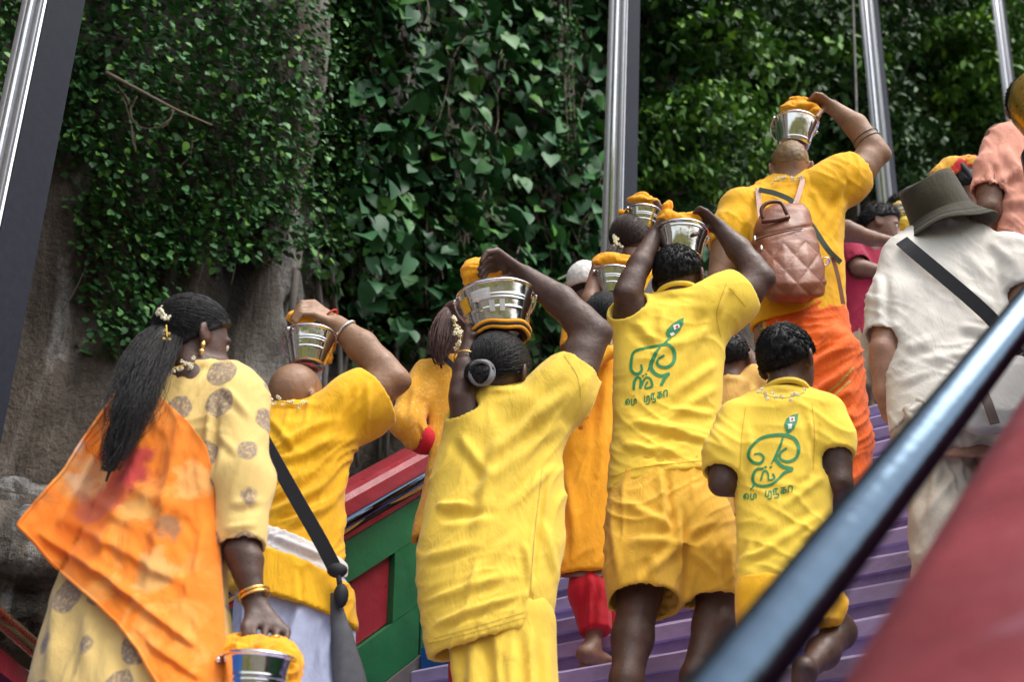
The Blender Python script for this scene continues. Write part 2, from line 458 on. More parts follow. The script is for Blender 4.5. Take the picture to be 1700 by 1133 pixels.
def rock():
    m, t, b = _mat('cliff_rock'); v = _tc(t)
    v2 = _tc(t, scale=(1, 1, .22))
    big = _noise(t, v2, .9, 8, .62, .8)
    base = _ramp(t, big, [(.33, (.055, .042, .032)), (.43, (.17, .135, .105)), (.54, (.33, .295, .255)), (.70, (.50, .485, .46))])
    stain = _ramp(t, _noise(t, _tc(t, scale=(1, 1, .07)), 2.6, 6, .6), [(.50, (0, 0, 0)), (.62, (1, 1, 1))])
    base = _mix(t, _math(t, 'MULTIPLY', stain, .85), base, (.018, .016, .013))
    moss = _ramp(t, _noise(t, v, 1.7, 5, .6), [(.55, (0, 0, 0)), (.68, (.7,) * 3)])
    base = _mix(t, moss, base, (.022, .030, .012))
    t.links.new(base, b.inputs['Base Color']); b.inputs['Roughness'].default_value = .95
    pale = _ramp(t, _noise(t, _tc(t, scale=(1, 1, .10)), 4.2, 6, .65), [(.54, (0, 0, 0)), (.64, (.75,) * 3)])
    base2 = _mix(t, pale, base, (.44, .43, .41)); t.links.new(base2, b.inputs['Base Color'])
    h = _math(t, 'ADD', _noise(t, v2, 5, 8, .65), _math(t, 'MULTIPLY', _noise(t, v, 26, 6, .65), .4))
    _bump(t, b, h, 1.0, .22); return m
ROCK = rock()
SOIL = plain('ground_soil', (.10, .085, .065), .95)
LF_BIG = leafm('leaf_broad', (.038, .130, .050), .42, .45)
LF_IVY = leafm('leaf_ivy', (.054, .158, .054), .45, .5)
LF_SHR = leafm('leaf_shrub', (.080, .20, .032), .6, .55)  # lit shrub leaf, brightness held in its green
LF_SHADE = leafm('leaf_shaded', (.024, .074, .018), .6, .55)  # shaded copy of the shrub leaf, shade held in its colour
LF_PALM = leafm('leaf_palm', (.06, .13, .025), .4, .4)
BARK = plain('stem_bark', (.16, .125, .09), .9)

# ------------------------------------------------------------------ ground and stairs
def sheet(name, P, Fc, m, kind='structure'):
    return tag(mesh(name, P, Fc, m, None, False), kind=kind)
g_ = 600
sheet('ground', [(-g_, -g_, 0), (g_, -g_, 0), (g_, g_, 0), (-g_, g_, 0)], [(0, 1, 2, 3)], SOIL)

VL, VR = -3.45, -0.42
def lerp(a, b, t): return a + (b - a) * t
stair = tag(root('staircase', S(U0, (VL + VR) / 2, Z0ST), None, None), kind='structure')
def one_step(u, z, depth, name='step', rise=RISE):
    """riser block plus a projecting nosing slab with a slightly worn edge"""
    b = MB(); n = 24; vs_ = np.linspace(VL, VR, n + 1); rs = np.random.default_rng(int(abs(u) * 997) + 1)
    jit = rs.normal(size=(n + 1, 4)) * .0028
    # section: (du, dz, mat)
    def ring(i):
        j = jit[i]
        return [S(u + .0, vs_[i], z), S(u + .004 + j[0], vs_[i], z + rise - .058), S(u - .020 + j[1], vs_[i], z + rise - .054 + j[2] * .7),
                S(u - .024 + j[1], vs_[i], z + rise - .010), S(u - .016 + j[1], vs_[i], z + rise + j[3] * .5), S(u + depth, vs_[i], z + rise)]
    V = [p for i in range(n + 1) for p in ring(i)]; F = []; M = []
    for i in range(n):
        for k in range(5):
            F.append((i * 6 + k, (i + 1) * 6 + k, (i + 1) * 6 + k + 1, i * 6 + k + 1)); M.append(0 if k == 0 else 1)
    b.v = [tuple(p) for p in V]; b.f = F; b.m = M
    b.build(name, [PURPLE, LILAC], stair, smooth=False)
for i in range(NST): one_step(U0 + i * RUN, Z0ST + i * RISE, RUN + .004 if i < NST - 1 else 1.6)
for i in range(12): one_step(UTOP + 1.6 + i * RUN, ZTOP + i * RISE, RUN + .004 if i < 11 else 3.0)
n_low = int(Z0ST / RISE) + 1
for i in range(n_low): one_step(U0 - 1.5 - i * RUN, max(-.01, Z0ST - (i + 1) * RISE), RUN + .004 if i else 1.5)

# ------------------------------------------------------------------ balustrades
def slab(b, prof, us, zs, mi=0, close=True):
    """profile [(v, h)] swept along the stair through (u, z) stations"""
    n = len(prof); V = [S(u, v, z + h) for u, z in zip(us, zs) for v, h in prof]
    F = [(i * n + k, i * n + (k + 1) % n, (i + 1) * n + (k + 1) % n, (i + 1) * n + k) for i in range(len(us) - 1) for k in range(n)]
    F += [tuple(range(n))[::-1], tuple(range((len(us) - 1) * n, len(us) * n))]
    return b.add(V, F, mi)
US = [U0, UTOP - .02, UTOP + 1.45, UTOP + 1.6 + 12 * RUN]; ZS = [slope_z(U0), slope_z(UTOP - .02), ZTOP + .05, ZTOP + .05 + 12 * RISE + .1]
def capprof(v0, v1, h0, h1):
    c = (v0 + v1) / 2; r = abs(v1 - v0) / 2; P = [(v0, h0), (v1, h0)]
    for k in range(9):
        a = math.pi * k / 8; P.append((c + (v1 - c) * math.cos(a), h1 - .055 + .055 * math.sin(a) ** .7 if 0 < k < 8 else h1 - .055))
    return P
wl = root('balustrade', S(U0, VL - .1, slope_z(U0)), 'green balustrade with red recessed panels and a red cap beside the purple steps', 'balustrade')
b = MB(); slab(b, [(VL - .20, -.4), (VL - .035, -.4), (VL - .035, .72), (VL - .20, .72)], US, ZS); b.build('wall_core', DRED, wl, False)
b = MB(); slab(b, capprof(VL - .26, VL + .02, .80, .935), US, ZS); b.build('cap', REDP, wl, False)
b = MB(); slab(b, [(VL - .03, .72), (VL + .012, .72), (VL + .012, .742), (VL - .03, .742)], US, ZS); b.build('red_moulding', REDP, wl, False)
b = MB(); slab(b, [(VL - .03, .745), (VL + .005, .745), (VL + .005, .797), (VL - .03, .797)], US, ZS); b.build('dark_frieze', BLACKP, wl, False)
# green frame pieces round recessed red panels
def frame_piece(u0, u1, h0, h1, name='frame_rail', m=GREEN, v1=VL):
    b = MB(); P = []
    for h in (h0, h1):
        for u, v in ((u0, v1 - .034), (u1, v1 - .034), (u1, v1), (u0, v1)): P.append(S(u, v, slope_z(u) + h))
    b.box8(P); o = b.build(name, m, wl, False); return o
npan = 5; pl = 1.32; up0 = 2.92
for k in range(3):
    a = up0 + k * pl; e = a + pl - .012
    frame_piece(a, e, .54, .715); frame_piece(a, e, .05, .255)
    frame_piece(a, a + .17, .257, .538, 'frame_stile'); frame_piece(e - .16, e, .257, .538, 'frame_stile')
    frame_piece(a + .172, e - .162, .262, .533, 'recessed_panel', DRED if False else REDP, VL - .028)
frame_piece(U0, UTOP, -.06, .046, 'skirting', GREYC, VL + .012)
# gold reflection under the rail, painted on as long ochre lozenges
for k in range(8):
    a = U0 + .15 + k * .52; b = MB(); V = []
    for t in np.linspace(0, 1, 9):
        u = a + .46 * t; wd = .026 * math.sin(math.pi * min(1, t * 1.08 + .02)) ** .6 if t < .95 else .002
        for s_ in (-1, 1):
            for dv in (.0055, .014): V.append(S(u, VL + dv, slope_z(u) + .771 + s_ * wd))
    F = []
    for i in range(8):
        o = i * 4; F += [(o + 1, o + 5, o + 7, o + 3), (o, o + 1, o + 5, o + 4), (o + 2, o + 3, o + 7, o + 6)]
    b.add(V, F); b.build('ochre_reflection', YELP, wl, False)
def rail(parent, v, h, rad, us, zs, m=CHROME, name='handrail', brk=None):
    b = MB(); b.tube([S(u, v, z + h) for u, z in zip(us, zs)], rad, 20); b.build(name, m, parent)
rail(wl, VL + .055, .800, .020, US, ZS)
for k in range(4):
    u = U0 + .5 + k * 1.1; b = MB(); b.tube([S(u, VL - .0, slope_z(u) + .77), S(u, VL + .05, slope_z(u) + .785)], .008, 8); b.build('bracket', CHROME, wl)

wr_ = root('balustrade', S(.2, -.25, slope_z(.2)), 'red capped dividing balustrade with a thick chrome handrail, blurred close to the camera', 'balustrade')
USR = [-.6, UTOP - .02, UTOP + 1.45, UTOP + 1.6 + 12 * RUN]; ZSR = [slope_z(-.6), slope_z(UTOP - .02), ZTOP + .05, ZTOP + .05 + 12 * RISE + .1]
b = MB(); slab(b, [(-.40, -.6), (-.12, -.6), (-.12, 1.10), (-.40, 1.10)], USR, ZSR); b.build('wall_core', GREEN, wr_, False)
b = MB(); slab(b, capprof(-.415, -.07, 1.10, 1.255), USR, ZSR); b.build('cap', REDW, wr_)
rail(wr_, -.50, 1.23, .0295, USR, ZSR)
for u in (-.3, 3.3, 5.0, 6.6): 
    b = MB(); b.tube([S(u, -.40, slope_z(u) + 1.06), S(u, -.49, slope_z(u) + 1.10), S(u, -.50, slope_z(u) + 1.20)], .009, 8); b.build('bracket', CHROME, wr_)
# low wall at the edge of the landing, bottom left
wc = root('balustrade', (-1.55, 3.9, Z0ST), 'blue landing wall with a red cap and ochre rail behind the orange shawl', 'balustrade')
def wbox(name, x0, x1, y0, y1, z0, z1, m):
    b = MB(); b.box8([(x0, y0, z0), (x1, y0, z0), (x1, y1, z0), (x0, y1, z0), (x0, y0, z1), (x1, y0, z1), (x1, y1, z1), (x0, y1, z1)]); return b.build(name, m, wc, False)
zt = 1.17 + CAMH
wbox('wall_core', -1.75, -1.50, 2.2, 5.2, Z0ST - .6, zt - .153, BLUEP)
wbox('cap', -1.80, -1.46, 2.2, 5.2, zt - .150, zt - .088, REDP)
b = MB(); b.tube([(-1.43, 2.2, zt - .035), (-1.43, 5.2, zt - .035)], .026, 14); b.build('handrail', metal('rail_brass', (.66, .46, .20), .2), wc)
wbox('dark_frieze', -1.66, -1.52, 2.2, 5.2, zt - .085, zt - .055, BLACKP)
# blue plinth at the foot of the left balustrade
pb = root('painted_plinth', S(4.28, VL + .10, slope_z(4.2) - .2), 'small blue painted block at the foot of the green balustrade', 'plinth')
b = MB(); b.box8([S(u, v, slope_z(4.30) + h) for h in (-.35, .02) for u, v in ((4.22, VL + .02), (4.42, VL + .02), (4.42, VL + .20), (4.22, VL + .20))]); b.build('block', BLUEP, pb, False)

# ------------------------------------------------------------------ tall posts beside the stairs
def at_v(x, y, v):
    r = c2w(C(x, y, 1.0)) - np.array([0, 0, CAMH]); return r * (v / (r @ VV)) + np.array([0, 0, CAMH])
def post(x0, y0, x1, y1, label, sz=.15):
    A, B = at_v(x0, y0, -3.78), at_v(x1, y1, -3.78); d = (B - A) / (B[2] - A[2])
    lo = A + d * (ground_z(A @ UV) - .6 - A[2]); hi = A + d * (B[2] + 5 - A[2])
    r = root('steel_post', lo, label, 'post', 'tall metal posts along the balustrade')
    def sweep(prof, name, m, smooth=False):
        b = MB(); n = len(prof); V = [p + UV * u + VV * v for p in (lo, hi) for u, v in prof]
        b.add(V, [(k, (k + 1) % n, n + (k + 1) % n, n + k) for k in range(n)] + [tuple(range(n))[::-1], tuple(range(n, 2 * n))]); b.build(name, m, r, smooth)
    h = sz / 2
    sweep([(-h, -h), (h, -h), (h, h), (-h, h)], 'box_section', DARKP)
    sweep([(-h - .012, -h), (-h - .002, -h), (-h - .002, h - .004), (-h - .012, h - .004)], 'face_plate', ALU)
    for c, wd, m, nm in ((-h + .022, .018, ALU, 'rib'), (-.012, .017, ALUB, 'bright_rib'), (h - .035, .018, ALU, 'rib')):
        sweep([(-h - .013 - (.010 if m is ALUB else .005) * math.sin(math.pi * k / 8), c + wd * math.cos(math.pi * k / 8)) for k in range(9)], nm, m, True)
post(-22, 560, 92, 0, 'nearest dark post with a bright strip, at the left edge of the photo')
post(1028, 400, 1038, 0, 'pale ribbed post rising behind the bucket in the middle of the crowd')
post(1474, 330, 1442, 0, 'metal post just right of the raised arm of the man with the backpack')
post(1684, 215, 1657, 0, 'farthest metal post, above the salmon shirt', .15)
cb = root('hanging_cable', at_v(1421, 340, -3.9), 'thin grey cable hanging just left of the third post', 'cable')
b = MB(); b.tube([at_v(x, y, -3.9) for x, y in ((1426, 420), (1424, 300), (1421, 150), (1416, 0), (1408, -250))], .013, 6); b.build('cable', GREYC, cb)
# gold ball finial on a navy post, right edge
q = at_v(1744, 262, -.95); k_ = np.linalg.norm(w2c(q)[2]) / FPX       # metres per pixel there
fp = root('newel_post', q - [0, 0, 1.6], 'navy post topped by a golden ball at the right edge', 'post')
b = MB(); b.lathe([(.001, -1.6), (46 * k_, -1.6), (46 * k_, 10 * k_), (40 * k_, 20 * k_), (22 * k_, 26 * k_), (.001, 28 * k_)], q, (0, 0, 1), 28); b.build('post_shaft', plain('post_navy', (.012, .018, .04), .35), fp)
b = MB(); b.lathe([(.001, 24 * k_), (26 * k_, 28 * k_), (20 * k_, 40 * k_), (34 * k_, 56 * k_), (48 * k_, 90 * k_), (50 * k_, 120 * k_), (40 * k_, 150 * k_), (18 * k_, 172 * k_), (8 * k_, 186 * k_), (.001, 200 * k_)], q, (0, 0, 1), 28); b.build('ball_finial', metal('finial_gold', (.62, .40, .09), .3), fp)

# ------------------------------------------------------------------ cliff
def vbase(u): return -6.0 + .36 * np.maximum(0, u - 19) - .25 * np.maximum(0, 2 - u) * 0
def vcliff(u, z):
    u = np.asarray(u, float); z = np.asarray(z, float)
    P = np.stack([u * .33, z * .16, np.zeros_like(u)], -1)
    fl = 1 - np.abs(perlin(np.stack([u * .9 + .4 * perlin(P * 3), z * .12, np.full_like(u, 3.3)], -1))) * 2
    return vbase(u) + .75 * fbm(P, 4) + .35 * fl - .25 + .12 * (1 - 2.2 * np.abs(perlin(np.stack([u * 2.6 + .5 * perlin(P * 6), z * .35, np.full_like(u, 8.1)], -1)))) + .12 * fbm(np.stack([u * 2.2, z * 1.2, np.zeros_like(u)], -1), 5) + .06 * (1 - 2 * np.abs(perlin(np.stack([u * 6.5, z * 1.6, np.full_like(u, 2.2)], -1))))
NU, NZ = 420, 190
uu = np.concatenate([np.linspace(-9, -1.5, 40)[:-1], np.linspace(-1.5, 8.5, 190)[:-1], np.linspace(8.5, 48, 230)]); zz = np.concatenate([np.linspace(-.2, 8, 150)[:-1], np.linspace(8, 34, 80)]); NU, NZ = len(uu), len(zz)
Ug, Zg = np.meshgrid(uu, zz, indexing='ij'); Vg = vcliff(Ug, Zg)
Pg = Ug[..., None] * UV + Vg[..., None] * VV; Pg[..., 2] = Zg
Fq = np.array([(i * NZ + j, (i + 1) * NZ + j, (i + 1) * NZ + j + 1, i * NZ + j + 1) for i in range(NU - 1) for j in range(NZ - 1)])
clf = mesh('cliff', Pg.reshape(-1, 3), Fq[:, ::-1], ROCK, None); tag(clf, kind='structure')
def hit(x, y, back=0.0):
    x = np.asarray(x, float); y = np.asarray(y, float)
    r = c2w(np.stack([(x - 850) / FPX, (566.5 - y) / FPX, np.ones_like(x)], -1)) - np.array([0, 0, CAMH])
    dv = np.minimum(r @ VV, -.06); t = -6.0 / dv
    for _ in range(7):
        u = t * (r @ UV); z = t * r[:, 2] + CAMH; g = vcliff(u, z); t = .5 * t + .5 * np.clip((g - back) / dv, 2, 45)
    return r * t[:, None] + np.array([0, 0, CAMH])
# boulders at the foot of the cliff by the landing wall
for k, (x, y, Z, rr, lb) in enumerate(((40, 965, 5.6, .34, 'grey boulder at the bottom left beyond the landing wall, the nearer one'), (10, 890, 6.2, .30, 'grey rock at the left edge above the nearer boulder'))):
    V0 = []; c = c2w(C(x, y, Z)); m = MB(); m.ball((0, 0, 0), 1.0, 22); V = np.array(m.v)
    V = V * (1 + .35 * fbm(V * 1.4 + 9 * k, 4))[:, None] * np.array([1.2, 1, .8]) * rr
    o = mesh('boulder', V + c, m.f, ROCK); tag(o, lb, 'rock')
    # pedestal of rubble down to the ground is one with the boulder
# ------------------------------------------------------------------ leaves
def leaf_tmpl(kind=0):
    """unit leaf: stalk at the origin, tip at -Z, face towards +Y"""
    if kind == 0: st = [(0.06, .0), (-.06, .27), (.10, .40), (.38, .43), (.66, .30), (.86, .13), (1.0, 0)]
    elif kind == 1: st = [(0, .0), (.10, .26), (.35, .40), (.65, .30), (1.0, 0)]
    else: st = [(0, 0), (.3, .22), (.65, .20), (1, 0)]
    V = []; F = []
    for i, (t, w_) in enumerate(st):
        z = -t; cz = -.10 * t * t * (1.6 if kind == 0 else 1); mid = (0, cz, -max(t, 0.02) if kind == 0 and i == 1 else z)
        V += [(-w_, cz + .22 * w_, z), mid, (w_, cz + .22 * w_, z)]
    for i in range(len(st) - 1):
        o = i * 3; F += [(o, o + 1, o + 4, o + 3), (o + 1, o + 2, o + 5, o + 4)]
    return np.array(V), F
TB, FB = leaf_tmpl(0); TI, FI = leaf_tmpl(1); TS, FS = leaf_tmpl(2)
def orient(n, rng, up=.5, out=.6, rnd=.5):
    """rotation matrices: columns width, face, -tip"""
    o = VV * out + np.array([0, 0, up]) + rng.normal(size=(n, 3)) * rnd; o /= np.linalg.norm(o, axis=1)[:, None]
    t = np.array([0, 0, 1.0]) + rng.normal(size=(n, 3)) * .45
    t -= o * (t * o).sum(1)[:, None]; t /= np.linalg.norm(t, axis=1)[:, None]
    s_ = np.cross(o, t)
    return np.stack([s_, o, t], -1)
def leafmass(name, P, size, parent, m, T, F, rng, up=.5, out=.6, rnd=.5, Rm=None, kind='stuff'):
    n = len(P); Rm = orient(n, rng, up, out, rnd) if Rm is None else Rm
    V = np.einsum('nij,kj->nki', Rm, T) * np.asarray(size)[:, None, None] + P[:, None, :]
    f4 = np.array(F); Fc = (f4[None] + (np.arange(n) * len(T))[:, None, None]).reshape(-1, 4)
    o = mesh(name, V.reshape(-1, 3), Fc, m, parent, True, tint=np.repeat(rng.random(n), len(T)))
    if kind: o['kind'] = kind
    return o
_lt = [None]
def leafobjs(P, size, Rm, parent, m, T, F, nvar=5):
    mes = []
    rg = np.random.default_rng(3)
    for k in range(nvar):
        V = T.copy(); V[:, 1] += rg.uniform(-.12, .05) * V[:, 2] ** 2 + rg.normal() * .06 * V[:, 0]; V[:, 0] *= rg.uniform(.62, 1.12); V[:, 0] += rg.normal() * .10 * V[:, 2] * (1 + V[:, 2])
        me = bpy.data.meshes.new('leaf'); me.from_pydata(V.tolist(), [], F); me.materials.append(m)
        me.polygons.foreach_set('use_smooth', [True] * len(me.polygons)); mes.append(me)
    base = np.array(parent.location)
    for i in range(len(P)):
        o = bpy.data.objects.new('leaf', mes[i % nvar]); COL.objects.link(o); o.parent = parent
        M4 = Matrix([list(Rm[i][r] * size[i]) + [P[i][r] - base[r]] for r in range(3)] + [[0, 0, 0, 1]]); o.matrix_local = M4
def stems(name, lines, rad, parent, m=BARK):
    for L in lines: b = MB(); b.tube(spline(L, 10), rad * np.linspace(1, .6, 10), 5); b.build(name, m, parent)

rg = np.random.default_rng(21)
def scatter(n, x0, x1, y0, y1, dens, off=(.02, .12), seed=1):
    r_ = np.random.default_rng(seed); x = r_.uniform(x0, x1, n); y = r_.uniform(y0, y1, n)
    P = hit(x, y); u = P @ UV; z = P[:, 2]
    nz = perlin(np.stack([u * .9, z * .7, np.full(n, seed * 3.7)], -1)) + .5 * perlin(np.stack([u * 2.6, z * 2.2, np.full(n, seed * 1.3)], -1))
    k = nz > dens(x, y); P, x, y = P[k], x[k], y[k]
    return P + VV * r_.uniform(off[0], off[1], len(P))[:, None], x, y, r_
def smooth(a, b, t): t = np.clip((t - a) / (b - a), 0, 1); return t * t * (3 - 2 * t)

# broad-leaved climber over the middle of the cliff
def d_big(x, y): return -1.1 + 1.8 * smooth(600, 520, x) + 1.4 * smooth(430, 640, y) + .4 * smooth(150, 420, np.abs(y - 250)) * 0
Pd, xd, yd, rd = scatter(9000, 505, 1130, -260, 690, lambda x, y: d_big(x, y) - .35, (.0, .12), 14)
P, x, y, r_ = scatter(2900, 520, 1120, -260, 660, d_big, (.06, .46), 4)
vine = root('climbing_vine', hit([800.], [640.])[0], 'dense climber with large heart shaped leaves covering the middle of the cliff', 'vine')
Rm = orient(len(P), r_, .62, .55, .42); sz = r_.uniform(.075, .215, len(P))
vis = (x > 540) & (x < 1008) & (y > -10) & (y < 520); dep = (P @ VV)
sc_ = np.where(vis, sz * 6 + (dep - vbase(P @ UV)) * 1.0, -1); od = np.argsort(-sc_)
leafobjs(P[od[:300]], sz[od[:300]], Rm[od[:300]], vine, LF_BIG, TB, FB)
leafmass('undergrowth', Pd, rd.uniform(.06, .14, len(Pd)), vine, LF_SHADE, TI, FI, rd)  # dark leaf layer behind, its colour gives the shade of the gaps
r2 = od[300:]; leafmass('foliage', P[r2], sz[r2], vine, LF_BIG, TB, FB, r_, Rm=Rm[r2])
lines = []
for k in range(26):
    x0 = r_.uniform(560, 1000); y0 = r_.uniform(-50, 380); L = [(x0, y0)]
    for j in range(4): L.append((L[-1][0] + r_.normal() * 16, L[-1][1] + r_.uniform(25, 70)))
    q = hit(np.array([a for a, _ in L]), np.array([c for _, c in L])) + VV * .16; lines.append(q)
stems('stem', lines, .008, vine)
# thin trailing creeper hanging in front of it
cr = root('trailing_creeper', hit([880.], [330.])[0], 'thin trailing creeper hanging over the large leaves near the pale post', 'vine')
n = 520; y = rg.uniform(-200, 300, n); x = 878 + rg.normal(size=n) * (16 - y * .02); P = hit(x, y) + VV * .38
leafmass('foliage', P, rg.uniform(.04, .075, n), cr, LF_IVY, TI, FI, rg)
stems('stem', [hit(np.linspace(870 + k * 9, 893 + k * 5, 6), np.linspace(-200, 330 - 20 * k, 6)) + VV * .36 for k in range(3)], .009, cr)
# ivy on the left
def d_ivy(x, y):
    core = smooth(95, 190, x) * smooth(590, 540, x) * smooth(400, 250, y)
    left = smooth(130, 60, x) * smooth(330, 230, y)
    tail = smooth(60, 130, x) * smooth(300, 200, x) * smooth(720, 520, y) * .84
    tail2 = smooth(200, 290, x) * smooth(560, 500, x) * smooth(560, 420, y) * .86
    return 1.18 - 1.72 * np.maximum.reduce([core, left, tail, tail2])
P, x, y, r_ = scatter(30000, -260, 620, -220, 720, d_ivy, (.02, .40), 9)
ivy = root('ivy', hit([300.], [600.])[0], 'small leaved ivy trailing over the grey rock at the left', 'ivy')
Rm = orient(len(P), r_, .75, .5, .36); sz = r_.uniform(.032, .066, len(P))
vis = (x > 150) & (x < 575) & (y > 0) & (y < 480); sc_ = np.where(vis, sz * 12 + (P @ VV) * .8, -99); od = np.argsort(-sc_)
leafobjs(P[od[:120]], sz[od[:120]] * 1.1, Rm[od[:120]], ivy, LF_IVY, TI, FI, 3)
leafmass('foliage', P[od[120:]], sz[od[120:]], ivy, LF_IVY, TI, FI, r_, Rm=Rm[od[120:]])
lines = []
for k in range(40):
    x0 = r_.uniform(70, 540); y0 = r_.uniform(60, 420); L = [(x0, y0)]
    for j in range(4): L.append((L[-1][0] + r_.normal() * 14, L[-1][1] + r_.uniform(10, 45)))
    lines.append(hit(np.array([a for a, _ in L]), np.array([c for _, c in L])) + VV * .12)
stems('stem', lines, .0035, ivy)
brn = root('bare_branch', hit([180.], [240.])[0], 'bare pale branch sticking out of the ivy beside the nearest post', 'branch')
def pl_(pts, off): return hit(np.array([a for a, _ in pts], float), np.array([c for _, c in pts], float)) + VV * off
b = MB(); b.tube(spline(pl_([(95, 165), (150, 195), (205, 225), (265, 250)], .45), 12), np.linspace(.014, .005, 12), 6); b.build('limb', BARK, brn)
for tw in (pl_([(118, 182), (138, 215), (140, 265), (146, 290)], .42), pl_([(150, 200), (138, 225), (150, 250), (180, 252), (205, 235)], .42), pl_([(112, 186), (130, 200), (142, 240), (150, 285)], .40), pl_([(205, 225), (212, 220), (200, 245), (180, 252)], .4), pl_([(262, 255), (258, 285), (240, 305)], .3)): stems('twig', [tw], .006, brn)
# roots hanging down the rock
rt = root('hanging_roots', hit([430.], [640.])[0], 'grey aerial roots running down the rock behind the bald man', 'roots')
stems('root', [pl_([(x0 + 3 * math.sin(j + x0) * 3, y0) for j, y0 in enumerate(range(420, 800, 60))], .06) for x0 in (520, 545, 566, 590, 612, 640, 480)], .028, rt, plain('root_grey', (.13, .115, .10), .95))
# shrubs further up to the right: blobs of leaves standing proud of the cliff
def shrub(name, label, cx, cy, rx, ry, n, m, size, seed, depth=.9, cat='shrub', up=.7):
    r_ = np.random.default_rng(seed); nb = max(5, int(rx * ry / 420)); P = []; xs = cx + r_.uniform(-1, 1, nb) * rx; ys = cy + r_.uniform(-1, 1, nb) * ry
    k = ((xs - cx) / rx) ** 2 + ((ys - cy) / ry) ** 2 < 1.05; xs, ys = xs[k], ys[k]; c0 = hit(xs, ys)
    rt_ = root(name, hit(np.array([cx], float), np.array([cy + ry], float))[0], label, cat, 'bushes growing on the cliff')
    per = max(20, n // max(1, len(xs)))
    for i in range(len(xs)):
        c = c0[i] + VV * r_.uniform(.15, depth); rr = r_.uniform(.35, .8) * np.array([1.15, 1, .7])
        d = r_.normal(size=(per, 3)); d /= np.linalg.norm(d, axis=1)[:, None]; d[:, 2] = np.abs(d[:, 2]) * .9 - .35 * r_.random(per)
        P.append(c + d * rr * (r_.uniform(.55, 1.05, per) ** .6)[:, None])
    P = np.concatenate(P); leafmass('foliage', P, r_.uniform(size * .65, size * 1.25, len(P)), rt_, m, TS if size < .2 else TI, FS if size < .2 else FI, r_, up, .45, .55)
    lines = [[hit(np.array([cx], float), np.array([cy + ry * .8], float))[0] - VV * .1, (hit(np.array([xs[i]]), np.array([ys[i]]))[0] + c0[i]) / 2 + VV * .2, c0[i] + VV * .4] for i in range(0, len(xs), 3)]
    stems('branch', [np.array(l) for l in lines], .014, rt_)
shrub('shrub', 'dark leafy growth high on the cliff right of the pale post', 1200, 60, 190, 130, 6500, LF_SHADE, .15, 31)
shrub('shrub', 'dark green bushes behind the hanging cable', 1400, 130, 130, 160, 5000, LF_SHADE, .16, 32)
shrub('shrub', 'grey green bush at the cliff foot right of the pale post', 1110, 290, 95, 80, 5200, LF_SHR, .10, 33, .8)
shrub('shrub', 'mid green bush with drooping leaves behind the raised bucket', 1180, 150, 120, 70, 2200, LF_SHR, .15, 34)
shrub('shrub', 'bright leafy bush right of the third post', 1570, 130, 120, 65, 3600, LF_SHR, .17, 35, 1.4)
shrub('shrub', 'bright bush between the third post and the farthest post', 1590, 215, 130, 60, 3600, LF_SHR, .17, 36, 1.4)
shrub('shrub', 'dark foliage at the top right corner', 1650, 20, 230, 70, 4500, LF_SHADE, .18, 37)
shrub('shrub', 'dark undergrowth low behind the bucket hat', 1560, 310, 190, 60, 3600, LF_SHADE, .15, 38)
shrub('shrub', 'dark bush in the shade behind the bald man with the backpack', 1270, 240, 120, 90, 2600, LF_SHADE, .15, 39)
shrub('shrub', 'dim foliage low behind the shoulder of the man with the backpack', 1430, 330, 90, 80, 2200, LF_SHADE, .14, 40)
shrub('shrub', 'shaded leaves between the climber and the pale post', 1040, 120, 60, 240, 2500, LF_SHADE, .13, 41, .5)
# ferny palm leaves at the cliff foot behind the raised arm
pm = root('fern', hit([930.], [600.])[0], 'spiky green fern fronds behind the bucket arm of the woman in lemon', 'fern')
for k in range(16):
    a = rg.uniform(850, 960); e = rg.uniform(430, 590); q0 = hit(np.array([910.]), np.array([620.]))[0] + VV * .9; q1 = hit(np.array([a]), np.array([e]))[0] + VV * rg.uniform(.6, 1.3)
    mid = (q0 + q1) / 2 + np.array([0, 0, .25]); g = spline([q0, mid, q1], 16); b = MB(); b.tube(g, .006, 4)
    for j in range(3, 16):
        t_ = g[j] - g[j - 1]; t_ /= np.linalg.norm(t_); sd_ = np.cross(t_, VV); sd_ /= np.linalg.norm(sd_)
        for s_ in (-1, 1):
            e_ = g[j] + (sd_ * s_ * .8 + t_ * .7 - np.array([0, 0, .25])) * .17; wv = t_ * .011
            b.add([g[j] - wv, g[j] + wv, e_ + wv * .3, e_ - wv * .3 - np.array([0, 0, .01])], [(0, 1, 2, 3)])
    b.build('frond', LF_PALM, pm)

# unseen slopes right of and behind the camera, added to darken metal reflections
hv = []; NA = 150; NH = 22
for i in range(NA):
    az = R(48 + 215 * i / (NA - 1)); rad_ = 26 + 6 * math.sin(3 * az)
    for j in range(NH):
        t = j / (NH - 1); rr_ = rad_ + 16 * t; hv.append((rr_ * math.sin(az), rr_ * math.cos(az), 9 * t ** .8 * (.75 + .25 * math.sin(2 * az + 1)) - .3))
hv = np.array(hv); hn = fbm(hv * .16, 4); hv[:, 2] += 1.6 * hn * (hv[:, 2] > .1); hv[:, :2] *= (1 + .05 * fbm(hv * .3 + 5, 3))[:, None]
hl_ = mesh('added_hill', hv, [(i * NH + j, i * NH + j + 1, (i + 1) * NH + j + 1, (i + 1) * NH + j) for i in range(NA - 1) for j in range(NH - 1)], leafm('added_hill_cover', (.05, .065, .035), .5, .8), None); tag(hl_, kind='structure')
